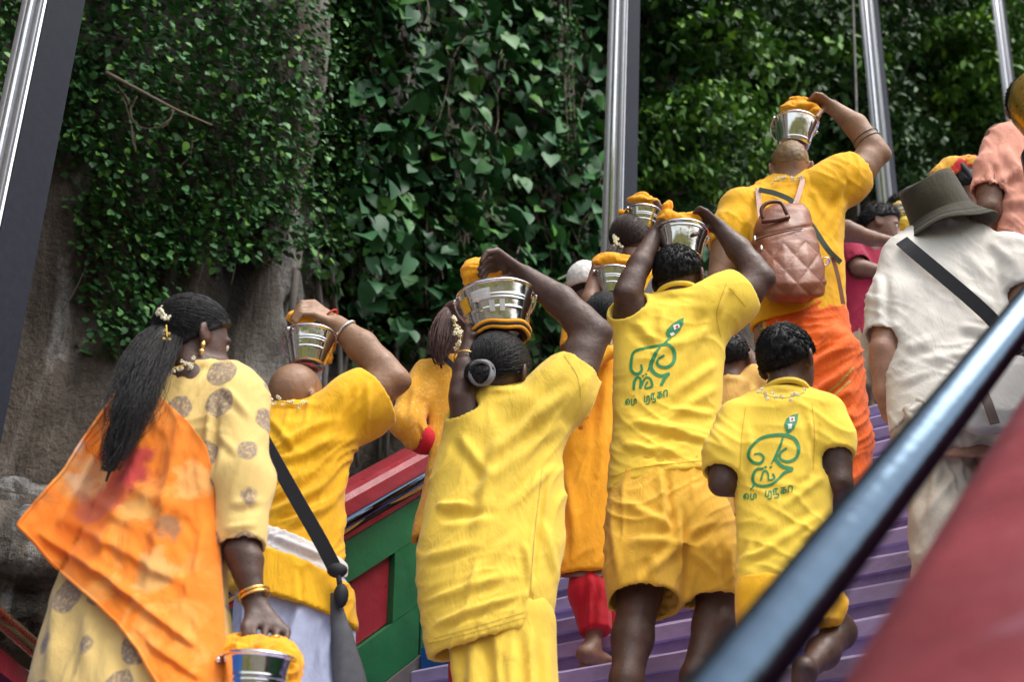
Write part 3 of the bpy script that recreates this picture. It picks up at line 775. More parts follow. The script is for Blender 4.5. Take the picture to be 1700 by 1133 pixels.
# ------------------------------------------------------------------ people: helpers
SK_D = skin('skin_deep', (.075, .036, .024)); SK_M = skin('skin_brown', (.15, .075, .048)); SK_B = skin('skin_medium', (.20, .10, .062))
SK_L = skin('skin_light', (.42, .23, .16)); SK_H = skin('skin_tan', (.26, .14, .075))
HAIR_B = hairm('hair_black', (.006, .0055, .006), .5); HAIR_R = hairm('hair_auburn', (.055, .020, .014)); HAIR_W = hairm('hair_dark_brown', (.030, .014, .010))
YEL = fabric('cotton_yellow', (.80, .50, .035)); YEL2 = fabric('cotton_lemon', (.76, .52, .06)); YELW = fabric('cotton_golden', (.84, .44, .012))
YELT = fabric('jersey_yellow', (.87, .60, .062), wr=.22); GOLDC = fabric('cotton_marigold', (.85, .37, .010)); YELS = fabric('cotton_shorts_gold', (.78, .45, .045))
ORC = fabric('dhoti_orange', (.80, .13, .012), wr=.5); WHT = fabric('cotton_offwhite', (.72, .68, .61), wr=.3); BEI = fabric('cotton_beige', (.52, .46, .38), wr=.4)
REDC = fabric('cotton_red', (.52, .010, .022)); MAG = fabric('pique_magenta', (.30, .009, .042)); KHA = fabric('cotton_khaki', (.30, .235, .15))
PAL = fabric('cotton_pale_blue', (.40, .44, .60), wr=.4); WHB = fabric('cotton_white', (.75, .72, .70), wr=.5); SAL = fabric('cotton_salmon', (.80, .37, .27)); SKYB = fabric('cotton_sky', (.25, .42, .68))
NAVY = fabric('cotton_navy', (.02, .03, .08)); OLV = fabric('canvas_olive', (.033, .028, .013), wr=.3); BLK = plain('strap_black', (.012, .013, .016), .7)
GRYB = plain('bag_grey', (.09, .095, .11), .75); STEEL = metal('steel_polished', (.80, .79, .77), .10, .15); GOLD = metal('gold_jewellery', (.86, .55, .16), .25)
SILV = metal('silver_jewellery', (.75, .74, .72), .25); PETAL = plain('jasmine_petals', (.80, .74, .52), .7); PETY = plain('marigold_petals', (.75, .50, .10), .7)
PRINT = plain('print_green', (.012, .23, .065), .6); PRW = plain('print_white', (.8, .8, .75), .6); PRR = plain('print_red', (.6, .02, .02), .6)
EYEW = plain('eye_white', (.7, .66, .62), .3); EYED = plain('eye_iris', (.012, .008, .006), .2)
def medal(t, base):
    v = _tc(t, scale=(1, 0.001, .8))
    vo = t.nodes.new('ShaderNodeTexVoronoi'); vo.inputs['Scale'].default_value = 9.6; vo.inputs['Randomness'].default_value = .35
    t.links.new(v, vo.inputs['Vector'])
    ds = _math(t, 'ADD', vo.outputs['Distance'], _math(t, 'MULTIPLY', _noise(t, v, 30, 2), .11))
    mask = _ramp(t, ds, [(.42, (1, 1, 1)), (.45, (0, 0, 0))])
    lace = _ramp(t, _noise(t, v, 120, 3, .7), [(.38, (.35, .35, .35)), (.52, (1, 1, 1))])
    return _mix(t, _math(t, 'MULTIPLY', mask, lace), base, (.235, .175, .13))
KUR = fabric('kurta_brocade', (.66, .47, .16), wr=.3, extra=medal)
def leafpat(t, base):
    v = _tc(t, scale=(1, .001, 1))
    vo = t.nodes.new('ShaderNodeTexVoronoi'); vo.inputs['Scale'].default_value = 62; t.links.new(v, vo.inputs['Vector'])
    return _mix(t, _ramp(t, vo.outputs['Distance'], [(.20, (.42,) * 3), (.44, (0, 0, 0))]), base, (.84, .58, .20))
KUR2 = fabric('kurta_printed', (.76, .36, .03), extra=leafpat)
def blot(t, base):
    v = _tc(t, scale=(1, .001, 1))
    a = _ramp(t, _noise(t, v, 5.5, 5, .6, 1.2), [(.50, (0, 0, 0)), (.62, (.6,) * 3)])
    base = _mix(t, a, base, (.87, .42, .10))
    wob = _noise(t, v, 16, 4, .6)
    for x, z, rad, c in BLOTS:
        m = t.nodes.new('ShaderNodeVectorMath'); m.operation = 'DISTANCE'; t.links.new(v, m.inputs[0]); m.inputs[1].default_value = (x, 0, z)
        d = _math(t, 'ADD', m.outputs['Value'], _math(t, 'MULTIPLY', _math(t, 'SUBTRACT', wob, .5), rad * 2.6))
        base = _mix(t, _ramp(t, d, [(rad * .55, (.85,) * 3), (rad, (0, 0, 0))]), base, c)
    c = _ramp(t, _noise(t, v, 9, 6, .6, .5), [(.60, (0, 0, 0)), (.70, (.45,) * 3)])
    return _mix(t, c, base, (.22, .12, .05))
def shawl_cloth(): return fabric('chiffon_orange', (.88, .235, .018), wr=.3, alpha=.80, extra=blot)
BUNT = fabric('bundle_cloth', (.85, .36, .012), wr=.6)
KAV = fabric('headdress_cloth', (.80, .42, .05), extra=lambda t, b: _mix(t, _ramp(t, _noise(t, _tc(t), 9, 3), [(.5, (0, 0, 0)), (.56, (1, 1, 1))]), b, (.55, .03, .03)))
LEA = None
def leather():
    m, t, b = _mat('leather_brown'); v = _tc(t)
    t.links.new(_ramp(t, _noise(t, v, 12, 5), [(.3, (.18, .056, .022)), (.7, (.28, .092, .038))]), b.inputs['Base Color'])
    b.inputs['Roughness'].default_value = .42; _bump(t, b, _noise(t, v, 90, 5), .3, .006); return m
LEA = leather()
STUB = skin('scalp_stubble', (.20, .125, .055))

BLOTS = []          # floral print of the shawl: (x, z) in the shawl's own frame, radius, colour
def vdir(wv): return w2c(np.asarray(wv, float) + [0, 0, CAMH])
class Person:
    def __init__(s, label, Z0, yref, skinm, slope=.62, vox=.007, group='pilgrims climbing the stairs', hip=None):
        s.Z0, s.yref, s.slope, s.vox, s.sk = Z0, yref, slope, vox, skinm
        hp = c2w(s.p(*hip)); u = hp @ UV; s.hip = hp
        s.gz = ground_z(u); base = np.array([hp[0], hp[1], s.gz])
        s.o = root('person', base, label, 'person', group)
        s.body = Field(vox)
    def z(s, y): return s.Z0 + s.slope * (s.yref - y) * s.Z0 / FPX
    def p(s, x, y, dz=0): return C(x, y, s.z(y) + dz)
    def r(s, px, y): return px * s.z(y) / FPX
    def head(s, x, y, yaw, pitch=0, roll=0, k=1.0, neck=None, dz=0):
        a, b_, c = R(yaw), R(pitch), R(roll)
        f = np.array([math.sin(a) * math.cos(b_), math.cos(a) * math.cos(b_), math.sin(b_)])
        u_ = np.array([-math.sin(a) * math.sin(b_), -math.cos(a) * math.sin(b_), math.cos(b_)])
        r_ = np.cross(f, u_); u2 = u_ * math.cos(c) + r_ * math.sin(c); r2 = np.cross(f, u2)
        s.hM = np.stack([vdir(r2), vdir(f), vdir(u2)], 1); s.hC = s.p(x, y, dz); s.hk = k
        L = s.hl; F = s.body; M = s.hM
        def E(c_, r3, kk=.02, op='u', rot=None): F.ell(L(c_), np.array(r3) * k, M if rot is None else M @ rot, kk, op)
        E((0, -.004, 0), (.076, .097, .092)); E((0, .035, -.055), (.062, .058, .066), .03); E((0, .05, -.09), (.04, .042, .034), .03)
        F.cone(L((0, .088, -.025)), L((0, .113, -.058)), .010 * k, .013 * k, .012)
        E((.014, .102, -.060), (.009, .010, .008), .008); E((-.014, .102, -.060), (.009, .010, .008), .008)
        E((.031, .092, -.022), (.018, .012, .011), .006, 's'); E((-.031, .092, -.022), (.018, .012, .011), .006, 's')
        E((.03, .083, -.006), (.026, .012, .008), .012); E((-.03, .083, -.006), (.026, .012, .008), .012)
        E((0, .094, -.081), (.022, .009, .006), .006); E((0, .092, -.091), (.018, .009, .006), .006)
        for q in (1, -1):
            er = np.array(Matrix.Rotation(R(28 * q), 3, 'Z') @ Matrix.Rotation(R(10), 3, 'X'))
            E((.084 * q, -.006, -.030), (.0095, .023, .034), .008, 'u', er); E((.093 * q, .001, -.028), (.006, .012, .020), .0, 's', er)
        nb = neck if neck is not None else (x, y + 70)
        nb = s.p(*nb) if len(nb) <= 3 else nb
        F.cone(L((0, -.018, -.055)), nb, .050 * k, .056 * k, .02)
        me = MB()
        for q in (1, -1):
            me.ball((0, 0, 0), .0115 * k, 6, 0)
        return s
    def hl(s, l): return s.hC + s.hM @ (np.asarray(l, float) * s.hk)
    def eyes(s):
        for q in (1, -1):
            b = MB(); b.ball(c2w(s.hl((.031 * q, .080, -.022))), .012 * s.hk, 8, 0); b.ball(c2w(s.hl((.031 * q, .0885, -.022))), .0055 * s.hk, 6, 1)
            b.build('eye', [EYEW, EYED], s.o)
    def arm(s, pts, k=.012):
        P = [s.p(a[0], a[1], a[2]) for a in pts]; r = [s.r(a[3], a[1]) for a in pts]
        if len(P) >= 4:
            best, e = 2, 1
            for i in range(1, len(P) - 1):
                d1 = P[i] - P[i - 1]; d2 = P[i + 1] - P[i]; c = d1 @ d2 / np.linalg.norm(d1) / np.linalg.norm(d2)
                if c < best: best, e = c, i
            d1 = P[e] - P[e - 1]; d2 = P[e + 1] - P[e]; out = d1 / np.linalg.norm(d1) - d2 / np.linalg.norm(d2); out /= np.linalg.norm(out) + 1e-9
            s.body.ell(P[e] + out * r[e] * .55, (r[e] * .52,) * 3, k=.02)                       # point of the elbow
            s.body.cone(P[e] + d2 * .22 - out * .004, P[e] + d2 * .42, r[e] * .98, (r[e] + r[e + 1]) / 2, .025)   # forearm muscle
            m = (P[e - 1] + P[e]) / 2; s.body.ell(m - out * r[e] * .2, (r[e] * 1.02,) * 3, k=.03)
            r[e] *= .88
        s.body.chain(P, r, k)
    def hand(s, w, kc, tc, spread, thumb, bulge=(0, .015, 0), k=1.0):
        W, K, T = (s.p(*w[:3]), s.p(*kc), s.p(*tc)); sp = np.asarray(spread, float) * k; th = s.p(*thumb); F = s.body; bu = np.asarray(bulge, float)
        dn = (T - K) / (np.linalg.norm(T - K) + 1e-9)
        for i, (q, ln) in enumerate(((-1.5, -.004), (-.5, .005), (.5, .003), (1.5, -.010))):
            ki = K + sp * q / 3; ti = T + sp * .95 * q / 3 + dn * ln; mi = (ki * .52 + ti * .48) + bu
            F.cone(W + sp * q / 9, ki, .014 * k, .0115 * k, .016)
            F.chain([ki, mi, ti], [.0100 * k, .0090 * k, .0076 * k], .004)
        tb = W * .55 + (K - sp * .5) * .45 - sp * .12
        tm = (tb + th) / 2 + bu * .5 - sp * .1
        F.chain([W, tb, tm, th], [.014 * k, .0125 * k, .0105 * k, .0085 * k], .008)
    def rw(s, rows):
        """collar rows at least as deep as a neck"""
        return [tuple(r[:3]) + (max(r[3], .074 / s.r((r[2] - r[1]) / 2, r[0])),) if i < 3 else r for i, r in enumerate(rows)]
    def torso(s, rows, inset=.016, y=None):
        s.body.loft(rows, s.z, inset, .03, ylim=y)
    def legs(s, x, y, sep, rh, rk, ra, pant=None, step=.24, foot=True, shift=0, far=.04):
        """legs straight down to the steps from the hip pixel; pant = field that receives trouser legs"""
        H = c2w(s.p(x, y)) + UV * far; out = []
        for q, st in ((-1, step * .5), (1, -step * .5)):
            h = H + VV * sep * q; uf = (h @ UV) + st + shift; vf = h @ VV; g = ground_z(uf)
            a = S(uf, vf + .02 * q, g + .085); kn = (h + a) / 2 + UV * (.10 if st > 0 else .02)
            cs = [w2c(h), w2c(kn), w2c(a)]
            if pant is None: s.body.chain(cs, [rh * .62, rk * .75, .04], .03); s.lc = getattr(s, 'lc', []) + [cs]
            elif hasattr(s, 'lc'): cs = s.lc[0 if q < 0 else 1]
            if pant is not None: pant.chain(cs, [rh, rk, ra], .05)
            if foot:
                t = S(uf + .13, vf + .03 * q, g + .028); hl = S(uf - .05, vf + .02 * q, g + .03)
                s.body.cone(w2c(hl), w2c(t), .034, .028, .02); s.body.cone(cs[2], w2c(hl), .04, .035, .02)
                for i in range(5): 
                    tt = t + VV * (i - 2) * .016 + UV * (.035 - abs(i - (1 if q > 0 else 3)) * .005) - np.array([0, 0, .012]); s.body.cone(w2c(t + VV * (i - 2) * .012), w2c(tt), .011, .009, .006)
            out.append(cs)
        return out
    def finish(s, smooth=2, name='body'):
        V, Q = s.body.mesh(smooth); s.bV = V
        return mesh(name, c2w(V), Q[:, ::-1], s.sk, s.o)
    def cloth(s, name, F, mat, waves=(), strokes=(), seed=0, smooth=2, parent=None):
        V, Q = F.mesh(smooth); V = wrinkle(V, Q, waves, strokes, seed)
        Wd = c2w(V); s.last = (Wd, Q[:, ::-1])
        s.last_o = mesh(name, Wd, Q[:, ::-1], mat, parent or s.o); return s.last_o
    def sleeve(s, F, pts, hollow=True, k=.03):
        """pts (x, y, dz, r px) shoulder -> opening"""
        P = [s.p(a[0], a[1], a[2]) for a in pts]; r = [s.r(a[3], a[1]) for a in pts]
        F.chain(P, r, k, flat=True)
        if hollow:
            d = P[-1] - P[-2]; d /= np.linalg.norm(d)
            s._cav = getattr(s, '_cav', []) + [(F, P[-1] - d * .045, P[-1] + d * .03, r[-1] - .012, r[-1] - .008)]
    def cavities(s, F):
        for G_, a, b, ra, rb in getattr(s, '_cav', []):
            if G_ is F: F.cone(a, b, ra, rb, 0, 's')
    def hem(s, F, a, b, rows=None, hollow=26, inset=.019, tilt=0, dz=-.12):
        """cut F below the line through pixels a, b; the cut plane runs away horizontally"""
        A, B = s.p(a[0], a[1], dz), s.p(b[0], b[1], dz); h = vdir((0, 1, tilt))
        n = np.cross(B - A, h); n /= np.linalg.norm(n)
        if n[1] > 0: n = -n
        F.cut(A, n)
        if rows: F.loft(rows, s.z, inset, 0, 's', ylim=(min(a[1], b[1]) - hollow, 9999))
    # hair
    def cap(s, grow=.012, back=-.075, front=.045, mat=HAIR_B, spikes=900, ln=.016, name='hair', long_to=None, nst=0, lift=.4):
        k = s.hk; M = s.hM; F = Field(.006); c = s.hl((0, -.004, .003)); r = (np.array([.076, .097, .092]) + grow) * k
        F.ell(c, r, M, 0)
        n = np.array([0, front - back, -.19]); n = n / np.linalg.norm(n); pn = M @ n
        F.cut(s.hl((0, -.095, back)), pn)
        V, Q = F.mesh(2); N = vnormals(V, Q)
        V = V + N * (perlin(V * 60)[:, None] * .003 * k)
        b = MB(); b.add(c2w(V), Q[:, ::-1])
        rr = np.random.default_rng(int(abs(c[0]) * 1000) + spikes)
        W_ = []
        if spikes:
            cr = s.hl((.0, -.06, .08))
            while len(W_) < spikes:
                d = rr.normal(size=3); d /= np.linalg.norm(d); l = d * (np.array([.076, .097, .092]) + grow * .8)
                if (l - np.array([0, -.095, back])) @ n > -.004: continue
                q = s.hl(l + [0, -.004, .003]); nn = M @ (d / (np.array([.076, .097, .092]))); nn /= np.linalg.norm(nn)
                fl = q - cr; fl -= nn * (fl @ nn); fl /= np.linalg.norm(fl) + 1e-9
                fl = fl * (1 - lift) + nn * lift * rr.uniform(.3, 1.2) + rr.normal(size=3) * .18; fl /= np.linalg.norm(fl)
                L = ln * rr.uniform(.7, 1.3) * k; sd_ = np.cross(fl, nn); sd_ /= np.linalg.norm(sd_) + 1e-9; wd = .0018
                W_.append(1); b.add(c2w(np.array([q - nn * .002 + sd_ * wd, q - nn * .002 - sd_ * wd, q + nn * wd * 1.5, q + fl * L])), [(0, 3, 2), (2, 3, 1), (1, 3, 0)])
        if long_to is not None:
            T = np.asarray(long_to, float); Tl = (M.T @ (T - s.hC)) / k
            rad = np.array([.076, .097, .092]) + grow + .002
            td = Tl / rad; td /= np.linalg.norm(td)
            for _ in range(nst):
                while True:
                    d = rr.normal(size=3); d /= np.linalg.norm(d)
                    if (d * rad - np.array([0, -.095, back])) @ n < -.002: break
                ts = np.linspace(0, 1, 9); om = math.acos(max(-1, min(1, d @ td))) + 1e-6
                pts = [c2w(s.hl(rad * (1 + .012 * rr.normal() * math.sin(math.pi * t)) * ((math.sin((1 - t) * om) * d + math.sin(t * om) * td) / math.sin(om)) + [0, -.004, .003])) for t in ts]
                b.tube(pts, np.linspace(.0011, .0016, 9), 3, cap=False)
        return b.build(name, mat, s.o)
    def locks(s, guide, n=200, rad=.0028, name='ponytail', mat=HAIR_B, parent=None, npt=14, fray=.4, seed=3, core=True):
        """guide: (x, y, dz, r px)"""
        g = spline([list(s.p(a[0], a[1], a[2])) + [s.r(a[3], a[1])] for a in guide], npt)
        rr = np.random.default_rng(seed); b = MB()
        if core: b.tube(c2w(g[:, :3]), np.maximum(g[:, 3] * .6, .003) * np.linspace(1, .4, npt), 10)
        for i in range(n):
            q = rr.uniform(0, 2 * math.pi); ro = math.sqrt(rr.uniform(.25, 1)); end = int(npt * rr.uniform(.65, 1)); end = max(end, 5)
            ph = rr.uniform(0, 50); pts = []
            for j in range(end):
                t = j / (npt - 1); o = np.array([math.cos(q) * ro, .15 * math.sin(q * 2), math.sin(q) * ro]) * g[j, 3]
                wv = np.array([perlin(np.array([[ph, t * 3, 0]]))[0], 0, perlin(np.array([[0, t * 3, ph]]))[0]]) * g[j, 3] * fray * (0.2 + 1.6 * t)
                pts.append(g[j, :3] + o + wv)
            b.tube(c2w(np.array(pts)), rad * np.linspace(1, .35, end), 3, cap=False)
        return b.build(name, mat, parent or s.o)
    def collar(s, x, y, rx, rz, mat, dz=0, tilt=.25, r=.009, parent=None):
        c = s.p(x, y, dz); up = vdir((0, tilt, 1)); up /= np.linalg.norm(up); a = np.array([1.0, 0, 0]); b_ = np.cross(up, a); w_ = s.r(rx, y); m = MB()
        m.tube(c2w(np.array([c + w_ * math.cos(t) * a + rz * math.sin(t) * b_ for t in np.linspace(0, 2 * math.pi, 33)])), r, 8, cap=False); return m.build('collar', mat, parent or s.o)
    def seam(s, lines, mat, parent, wd=1.3):
        for L in lines:
            b = MB(); s.ribbon(b, L, wd, .0012)
            if b.v: b.build('seam', mat, parent, False)
    def flowers(s, pts, name='flower_garland', n=5, r=.008, mat=None, spread=.008, seed=1):
        """pts in pixels (x, y, dz): tiny blossoms strung along them"""
        rr = np.random.default_rng(seed); b = MB()
        g = spline([s.p(*a) for a in pts], max(len(pts) * n, 4)) if len(pts) > 1 else np.array([s.p(*pts[0])] * n)
        b.tube(c2w(g), .0018, 4, 1) if len(pts) > 1 else None
        for q in g:
            c = c2w(q + rr.normal(size=3) * spread)
            for k in range(5):
                a = 2 * math.pi * k / 5 + rr.uniform(0, 1); b.ball(c + np.array([math.cos(a), rr.uniform(-.5, .5), math.sin(a)]) * r * .6, r * rr.uniform(.35, .55), 4, 0)
        return b.build(name, [mat or PETAL, PETY], s.o)
    def ring(s, c, ax, r, t=.0025, name='bangle', mat=GOLD, ell=1.0):
        ax = np.asarray(ax, float); ax /= np.linalg.norm(ax); a = np.cross(ax, [.2, .3, 1]); a /= np.linalg.norm(a); b_ = np.cross(ax, a)
        pts = [c + r * (math.cos(q) * a + ell * math.sin(q) * b_) for q in np.linspace(0, 2 * math.pi, 25)]
        m = MB(); m.tube(c2w(np.array(pts)), t, 6, cap=False); return m.build(name, mat, s.o)
    def ray(s, x, y, data=None):
        W_, Q = data or s.last
        if not hasattr(s, '_bv') or s._bvk is not W_:
            s._bv = BVHTree.FromPolygons([tuple(v) for v in W_], [tuple(map(int, q)) for q in Q]); s._bvk = W_
        d = Vector(c2w(C(x, y, 1.0)) - np.array([0, 0, CAMH])).normalized()
        h, n, i, t = s._bv.ray_cast(Vector((0, 0, CAMH)), d)
        if h is None: return None
        if n.dot(d) > 0: n = -n
        return np.array(h), np.array(n)
    def ribbon(s, b, pts, wd, off=.0015, mi=0, step=3.0, taper=False):
        """a strip lying on the last garment along pixel points; wd = width px (number or list)"""
        pts = np.asarray(pts, float); L = np.linalg.norm(np.diff(pts, axis=0), axis=1).sum(); n = max(4, int(L / step))
        g = spline(pts, n); w_ = np.interp(np.linspace(0, 1, n), np.linspace(0, 1, np.size(wd)), np.atleast_1d(wd))
        t = np.gradient(g, axis=0); t /= np.linalg.norm(t, axis=1)[:, None] + 1e-9; V = []; ok = True
        for i in range(n):
            for q in (-.5, 0, .5):
                h = s.ray(g[i, 0] - t[i, 1] * w_[i] * q, g[i, 1] + t[i, 0] * w_[i] * q)
                if h is None: h = (V[-1] if V else None, np.zeros(3)); ok = ok and h[0] is not None
                if h[0] is None: return
                V.append(h[0] + h[1] * off if off else h[0])
        b.add(V, [(i * 3 + k, i * 3 + k + 1, i * 3 + k + 4, i * 3 + k + 3) for i in range(n - 1) for k in (0, 1)], mi)
    def blob(s, b, pts, off=.002, mi=0):
        pts = np.asarray(pts, float); c = pts.mean(0); V = []; n = len(pts)
        for f in (1, .66, .33):
            for q in pts:
                h = s.ray(*(c + (q - c) * f))
                if h is None: return
                V.append(h[0] + h[1] * off)
        h = s.ray(*c)
        if h is None: return
        V.append(h[0] + h[1] * off)
        Fc = [(k * n + i, k * n + (i + 1) % n, (k + 1) * n + (i + 1) % n, (k + 1) * n + i) for k in (0, 1) for i in range(n)] + [(2 * n + i, 2 * n + (i + 1) % n, 3 * n) for i in range(n)]
        b.add(V, Fc, mi)
    def strap(s, name, pts, half, mat, thick=.003, parent=None):
        """flat strap through camera-frame points; half-width vector is perpendicular in the picture plane"""
        g = spline([s.p(*q) for q in pts], 30); t = np.gradient(g, axis=0); t /= np.linalg.norm(t, axis=1)[:, None]
        sv = np.cross(t, [0, 0, 1.0]); sv /= np.linalg.norm(sv, axis=1)[:, None]; nv = np.cross(sv, t)
        V = []
        for i in range(30):
            for a, c in ((-1, -1), (1, -1), (1, 1), (-1, 1)): V.append(g[i] + sv[i] * half * a + nv[i] * thick * c)
        Fc = [(i * 4 + k, i * 4 + (k + 1) % 4, i * 4 + 4 + (k + 1) % 4, i * 4 + 4 + k) for i in range(29) for k in range(4)] + [(0, 1, 2, 3), (116, 117, 118, 119)]
        return mesh(name, c2w(np.array(V)), Fc, mat, parent or s.o, smooth=False)

def bucket(label, P, x, y, rt, rb, h, tilt=(0, 0), dz=0, handle=90, bands=(.62, .70, .40)):
    """x, y: pixel of the base centre; radii and height in metres; tilt right / toward camera"""
    o = P.p(x, y, dz); ax = vdir((tilt[0], -tilt[1], 1)); ax /= np.linalg.norm(ax)
    ow, aw = c2w(o), c2w(o + ax) - c2w(o)
    b = root('steel_bucket', ow, label, 'bucket', 'steel buckets carried by the pilgrims')
    m = MB(); f = lambda t: rb + (rt - rb) * t
    prof = [(.001, .006), (rb * .8, .006), (rb * .82, 0), (rb, 0), (rb, .008)]
    for i in range(1, 40):
        t = i / 40; prof.append((f(t) + sum(.0017 * math.exp(-((t - q_) / .013) ** 2) for q_ in bands), h * t))
    prof += [(rt, h), (rt + .004, h - .001), (rt + .007, h + .003), (rt + .005, h + .008), (rt, h + .008), (rt - .004, h + .002), (f(.5) - .004, h * .5), (rb - .004, .01), (.001, .01)]
    m.lathe(prof, ow, aw, 40); mv = np.array(m.v); ce = ow + ((mv - ow) @ aw)[:, None] * aw; mv = ce + (mv - ce) * (1 + .030 * perlin(mv * 14))[:, None]; m.v = [tuple(q_) for q_ in mv]; m.build('pail', STEEL, b)
    # ears and wire handle folded down the side
    q = R(handle); a = np.cross(aw, [0.3, 1, .2]); a /= np.linalg.norm(a); c_ = np.cross(aw, a)
    d1 = math.cos(q) * a + math.sin(q) * c_; d2 = np.cross(aw, d1)
    pts = []
    for t in np.linspace(0, math.pi, 20):
        dr = -d2 * .5 - aw * .86
        pts.append(ow + aw * (h * .95) + d1 * (rt + .009) * math.cos(t) + (d2 * (-(rt + .009)) * math.sin(t)) - aw * math.sin(t) * h * .38)
    hb = MB(); hb.tube(np.array(pts), .0032, 6); hb.ball(pts[0], .008, 5); hb.ball(pts[-1], .008, 5); hb.build('handle', STEEL, b)
    b['axis'] = [float(t) for t in aw]
    return b, ow, aw
def bundle(label, P, blobs, mat=None, vox=.0045, name='cloth', seed=0, amp=.006, group='yellow cloths covering the buckets'):
    """crumpled cloth: blobs (x, y, dz, rx, ry, rz metres)"""
    F = Field(vox)
    for x, y, dz, rx, ry, rz in blobs: F.ell(P.p(x, y, dz), (rx, ry, rz), k=.02)
    V, Q = F.mesh(2); N = vnormals(V, Q)
    wp = V + .012 * perlin(V * 20 + 3)[:, None]; r = 1 - np.abs(perlin(wp * np.array([17, 36, 20]) + seed)) * 2.6; r2 = 1 - np.abs(perlin(wp * np.array([60, 48, 60]) + seed + 5)) * 2.4
    V = V + N * (1.3 * amp * r + .22 * amp * r2)[:, None]
    o = mesh(name, c2w(V), Q[:, ::-1], mat or BUNT)
    return tag(o, label, 'cloth', group)
# ------------------------------------------------------------------ people
def ankle(s, pts, rad, du=0.0, foot=True, flex=0):
    """bare lower leg through pixel points, then down to the step below the last one"""
    P = [s.p(*q) for q in pts]; r = [s.r(a, q[1]) for a, q in zip(rad, pts)]
    e = c2w(P[-1]); u, v = e @ UV + du, e @ VV
    for _ in range(16):
        if ground_z(u) + .085 <= e[2] - .03: break
        u -= .03
    g = ground_z(u); A = S(u, v, g + .085)
    s.body.chain(P + [w2c(A)], r + [.036], .03)
    if foot:
        t = S(u + .12, v + .01, g + .026); h = S(u - .05, v, g + .03)
        s.body.cone(w2c(h), w2c(t), .033, .028, .02); s.body.cone(w2c(A), w2c(h), .037, .034, .02)
        for i in range(5): s.body.cone(w2c(t + VV * (i - 2) * .012), w2c(t + VV * (i - 2) * .016 + UV * .035 - np.array([0, 0, .01])), .011, .009, .006)

# ---- 1 woman with the orange shawl -------------------------------------------------
a = Person('woman with long black ponytail, orange floral shawl and beige brocade dress at the left', 3.9, 485, SK_D, .60, .006, hip=(250, 1000))
a.head(322, 556, 52, -4, 0, 1.0, neck=(322, 640, -.02))
rows = [(598, 296, 392, .5), (612, 262, 418, .52), (640, 226, 440, .55), (690, 196, 440, .58), (760, 176, 405, .62), (850, 152, 382, .64), (940, 104, 376, .66), (1000, 76, 380, .68), (1080, 56, 392, .7), (1133, 46, 398, .7), (1250, 34, 410, .7), (1420, 26, 425, .7), (1560, 24, 440, .7)]
rows = a.rw(rows); a.torso(rows, .018, (598, 1100))
a.arm([(395, 665, -.02, 44), (398, 800, -.07, 40), (402, 915, -.07, 30), (424, 1003, -.05, 18)])
a.hand((424, 1003, -.05), (449, 1043, -.06), (446, 1076, -.07), (.074, -.022, .012), (408, 1064, -.09), (.004, -.004, -.022), 1.0)
a.legs(250, 1050, .10, .10, .07, .05)
a.finish(); a.eyes()
F = Field(.007); F.loft(rows, a.z, 0, .03); a.sleeve(F, [(392, 668, -.015, 50), (397, 800, -.07, 51), (400, 912, -.07, 41)], k=.045); a.cavities(F); 
kur = a.cloth('dress', F, KUR, [(75, .05, .25, .007), (15, .045, .18, .006, (620, 720))], [(360, 650, 350, 790, 5, -.014), (352, 790, 346, 910, 5, -.010), (370, 640, 420, 700, 6, .008), (380, 840, 440, 830, 7, .007), (360, 720, 400, 760, 6, .006), (100, 980, 80, 1133, 12, .012), (150, 1010, 140, 1133, 14, .012), (215, 1070, 225, 1133, 12, .010), (370, 880, 430, 870, 6, .006)], 1)
b = MB(); cu = [a.p(400 + 41 * math.cos(t), 913 + 9 * math.sin(t), -.07 - .062 * math.sin(t)) for t in np.linspace(0, 2 * math.pi, 25)]; b.tube(c2w(np.array(cu)), .0025, 5, cap=False)
# shawl
SH = [(655, 192, 262), (700, 160, 312), (740, 132, 343), (780, 108, 353), (820, 72, 358), (858, 40, 362), (872, 30, 364), (900, 56, 366), (930, 82, 368), (965, 118, 370), (1000, 160, 372), (1040, 200, 374), (1080, 230, 374), (1133, 260, 372), (1210, 300, 370)]
SHA = np.array(SH, float); n1, n2 = 110, 80
ys = np.linspace(655, 1205, n1); rA = np.array([r_[:3] for r_ in rows], float); V = []
for j, yy in enumerate(ys):
    xl, xr = np.interp(yy, SHA[:, 0], SHA[:, 1]), np.interp(yy, SHA[:, 0], SHA[:, 2]); tl, tr_ = np.interp(yy, rA[:, 0], rA[:, 1]), np.interp(yy, rA[:, 0], rA[:, 2]); cx, hw = (tl + tr_) / 2, (tr_ - tl) / 2
    for i in range(n2):
        x_ = xl + (xr - xl) * i / (n2 - 1); q_ = max(-.985, min(.985, (x_ - cx) / hw)); b_ = hw * a.z(yy) / FPX * .64
        dz_ = -b_ * math.sqrt(1 - q_ * q_) - .046
        if x_ < tl: dz_ += -.11 * min(1, (tl - x_) / 90)
        V.append(a.p(x_, yy, dz_))
V = np.array(V); Q = np.array([(j * n2 + i, j * n2 + i + 1, (j + 1) * n2 + i + 1, (j + 1) * n2 + i) for j in range(n1 - 1) for i in range(n2 - 1)])
xp = 850 + V[:, 0] / V[:, 2] * FPX; yp = 566.5 - V[:, 1] / V[:, 2] * FPX
def fold(x0, y0, x1, y1, wd, am):
    L = math.hypot(x1 - x0, y1 - y0); tx, ty = (x1 - x0) / L, (y1 - y0) / L; t = (xp - x0) * tx + (yp - y0) * ty; q = -(xp - x0) * ty + (yp - y0) * tx
    V[:, 2] -= am * (np.exp(-(q / wd) ** 2) - .25 * np.exp(-((q - 1.8 * wd) / wd) ** 2)) * np.clip(t / (.15 * L), 0, 1) * np.clip((L - t) / (.2 * L), 0, 1)
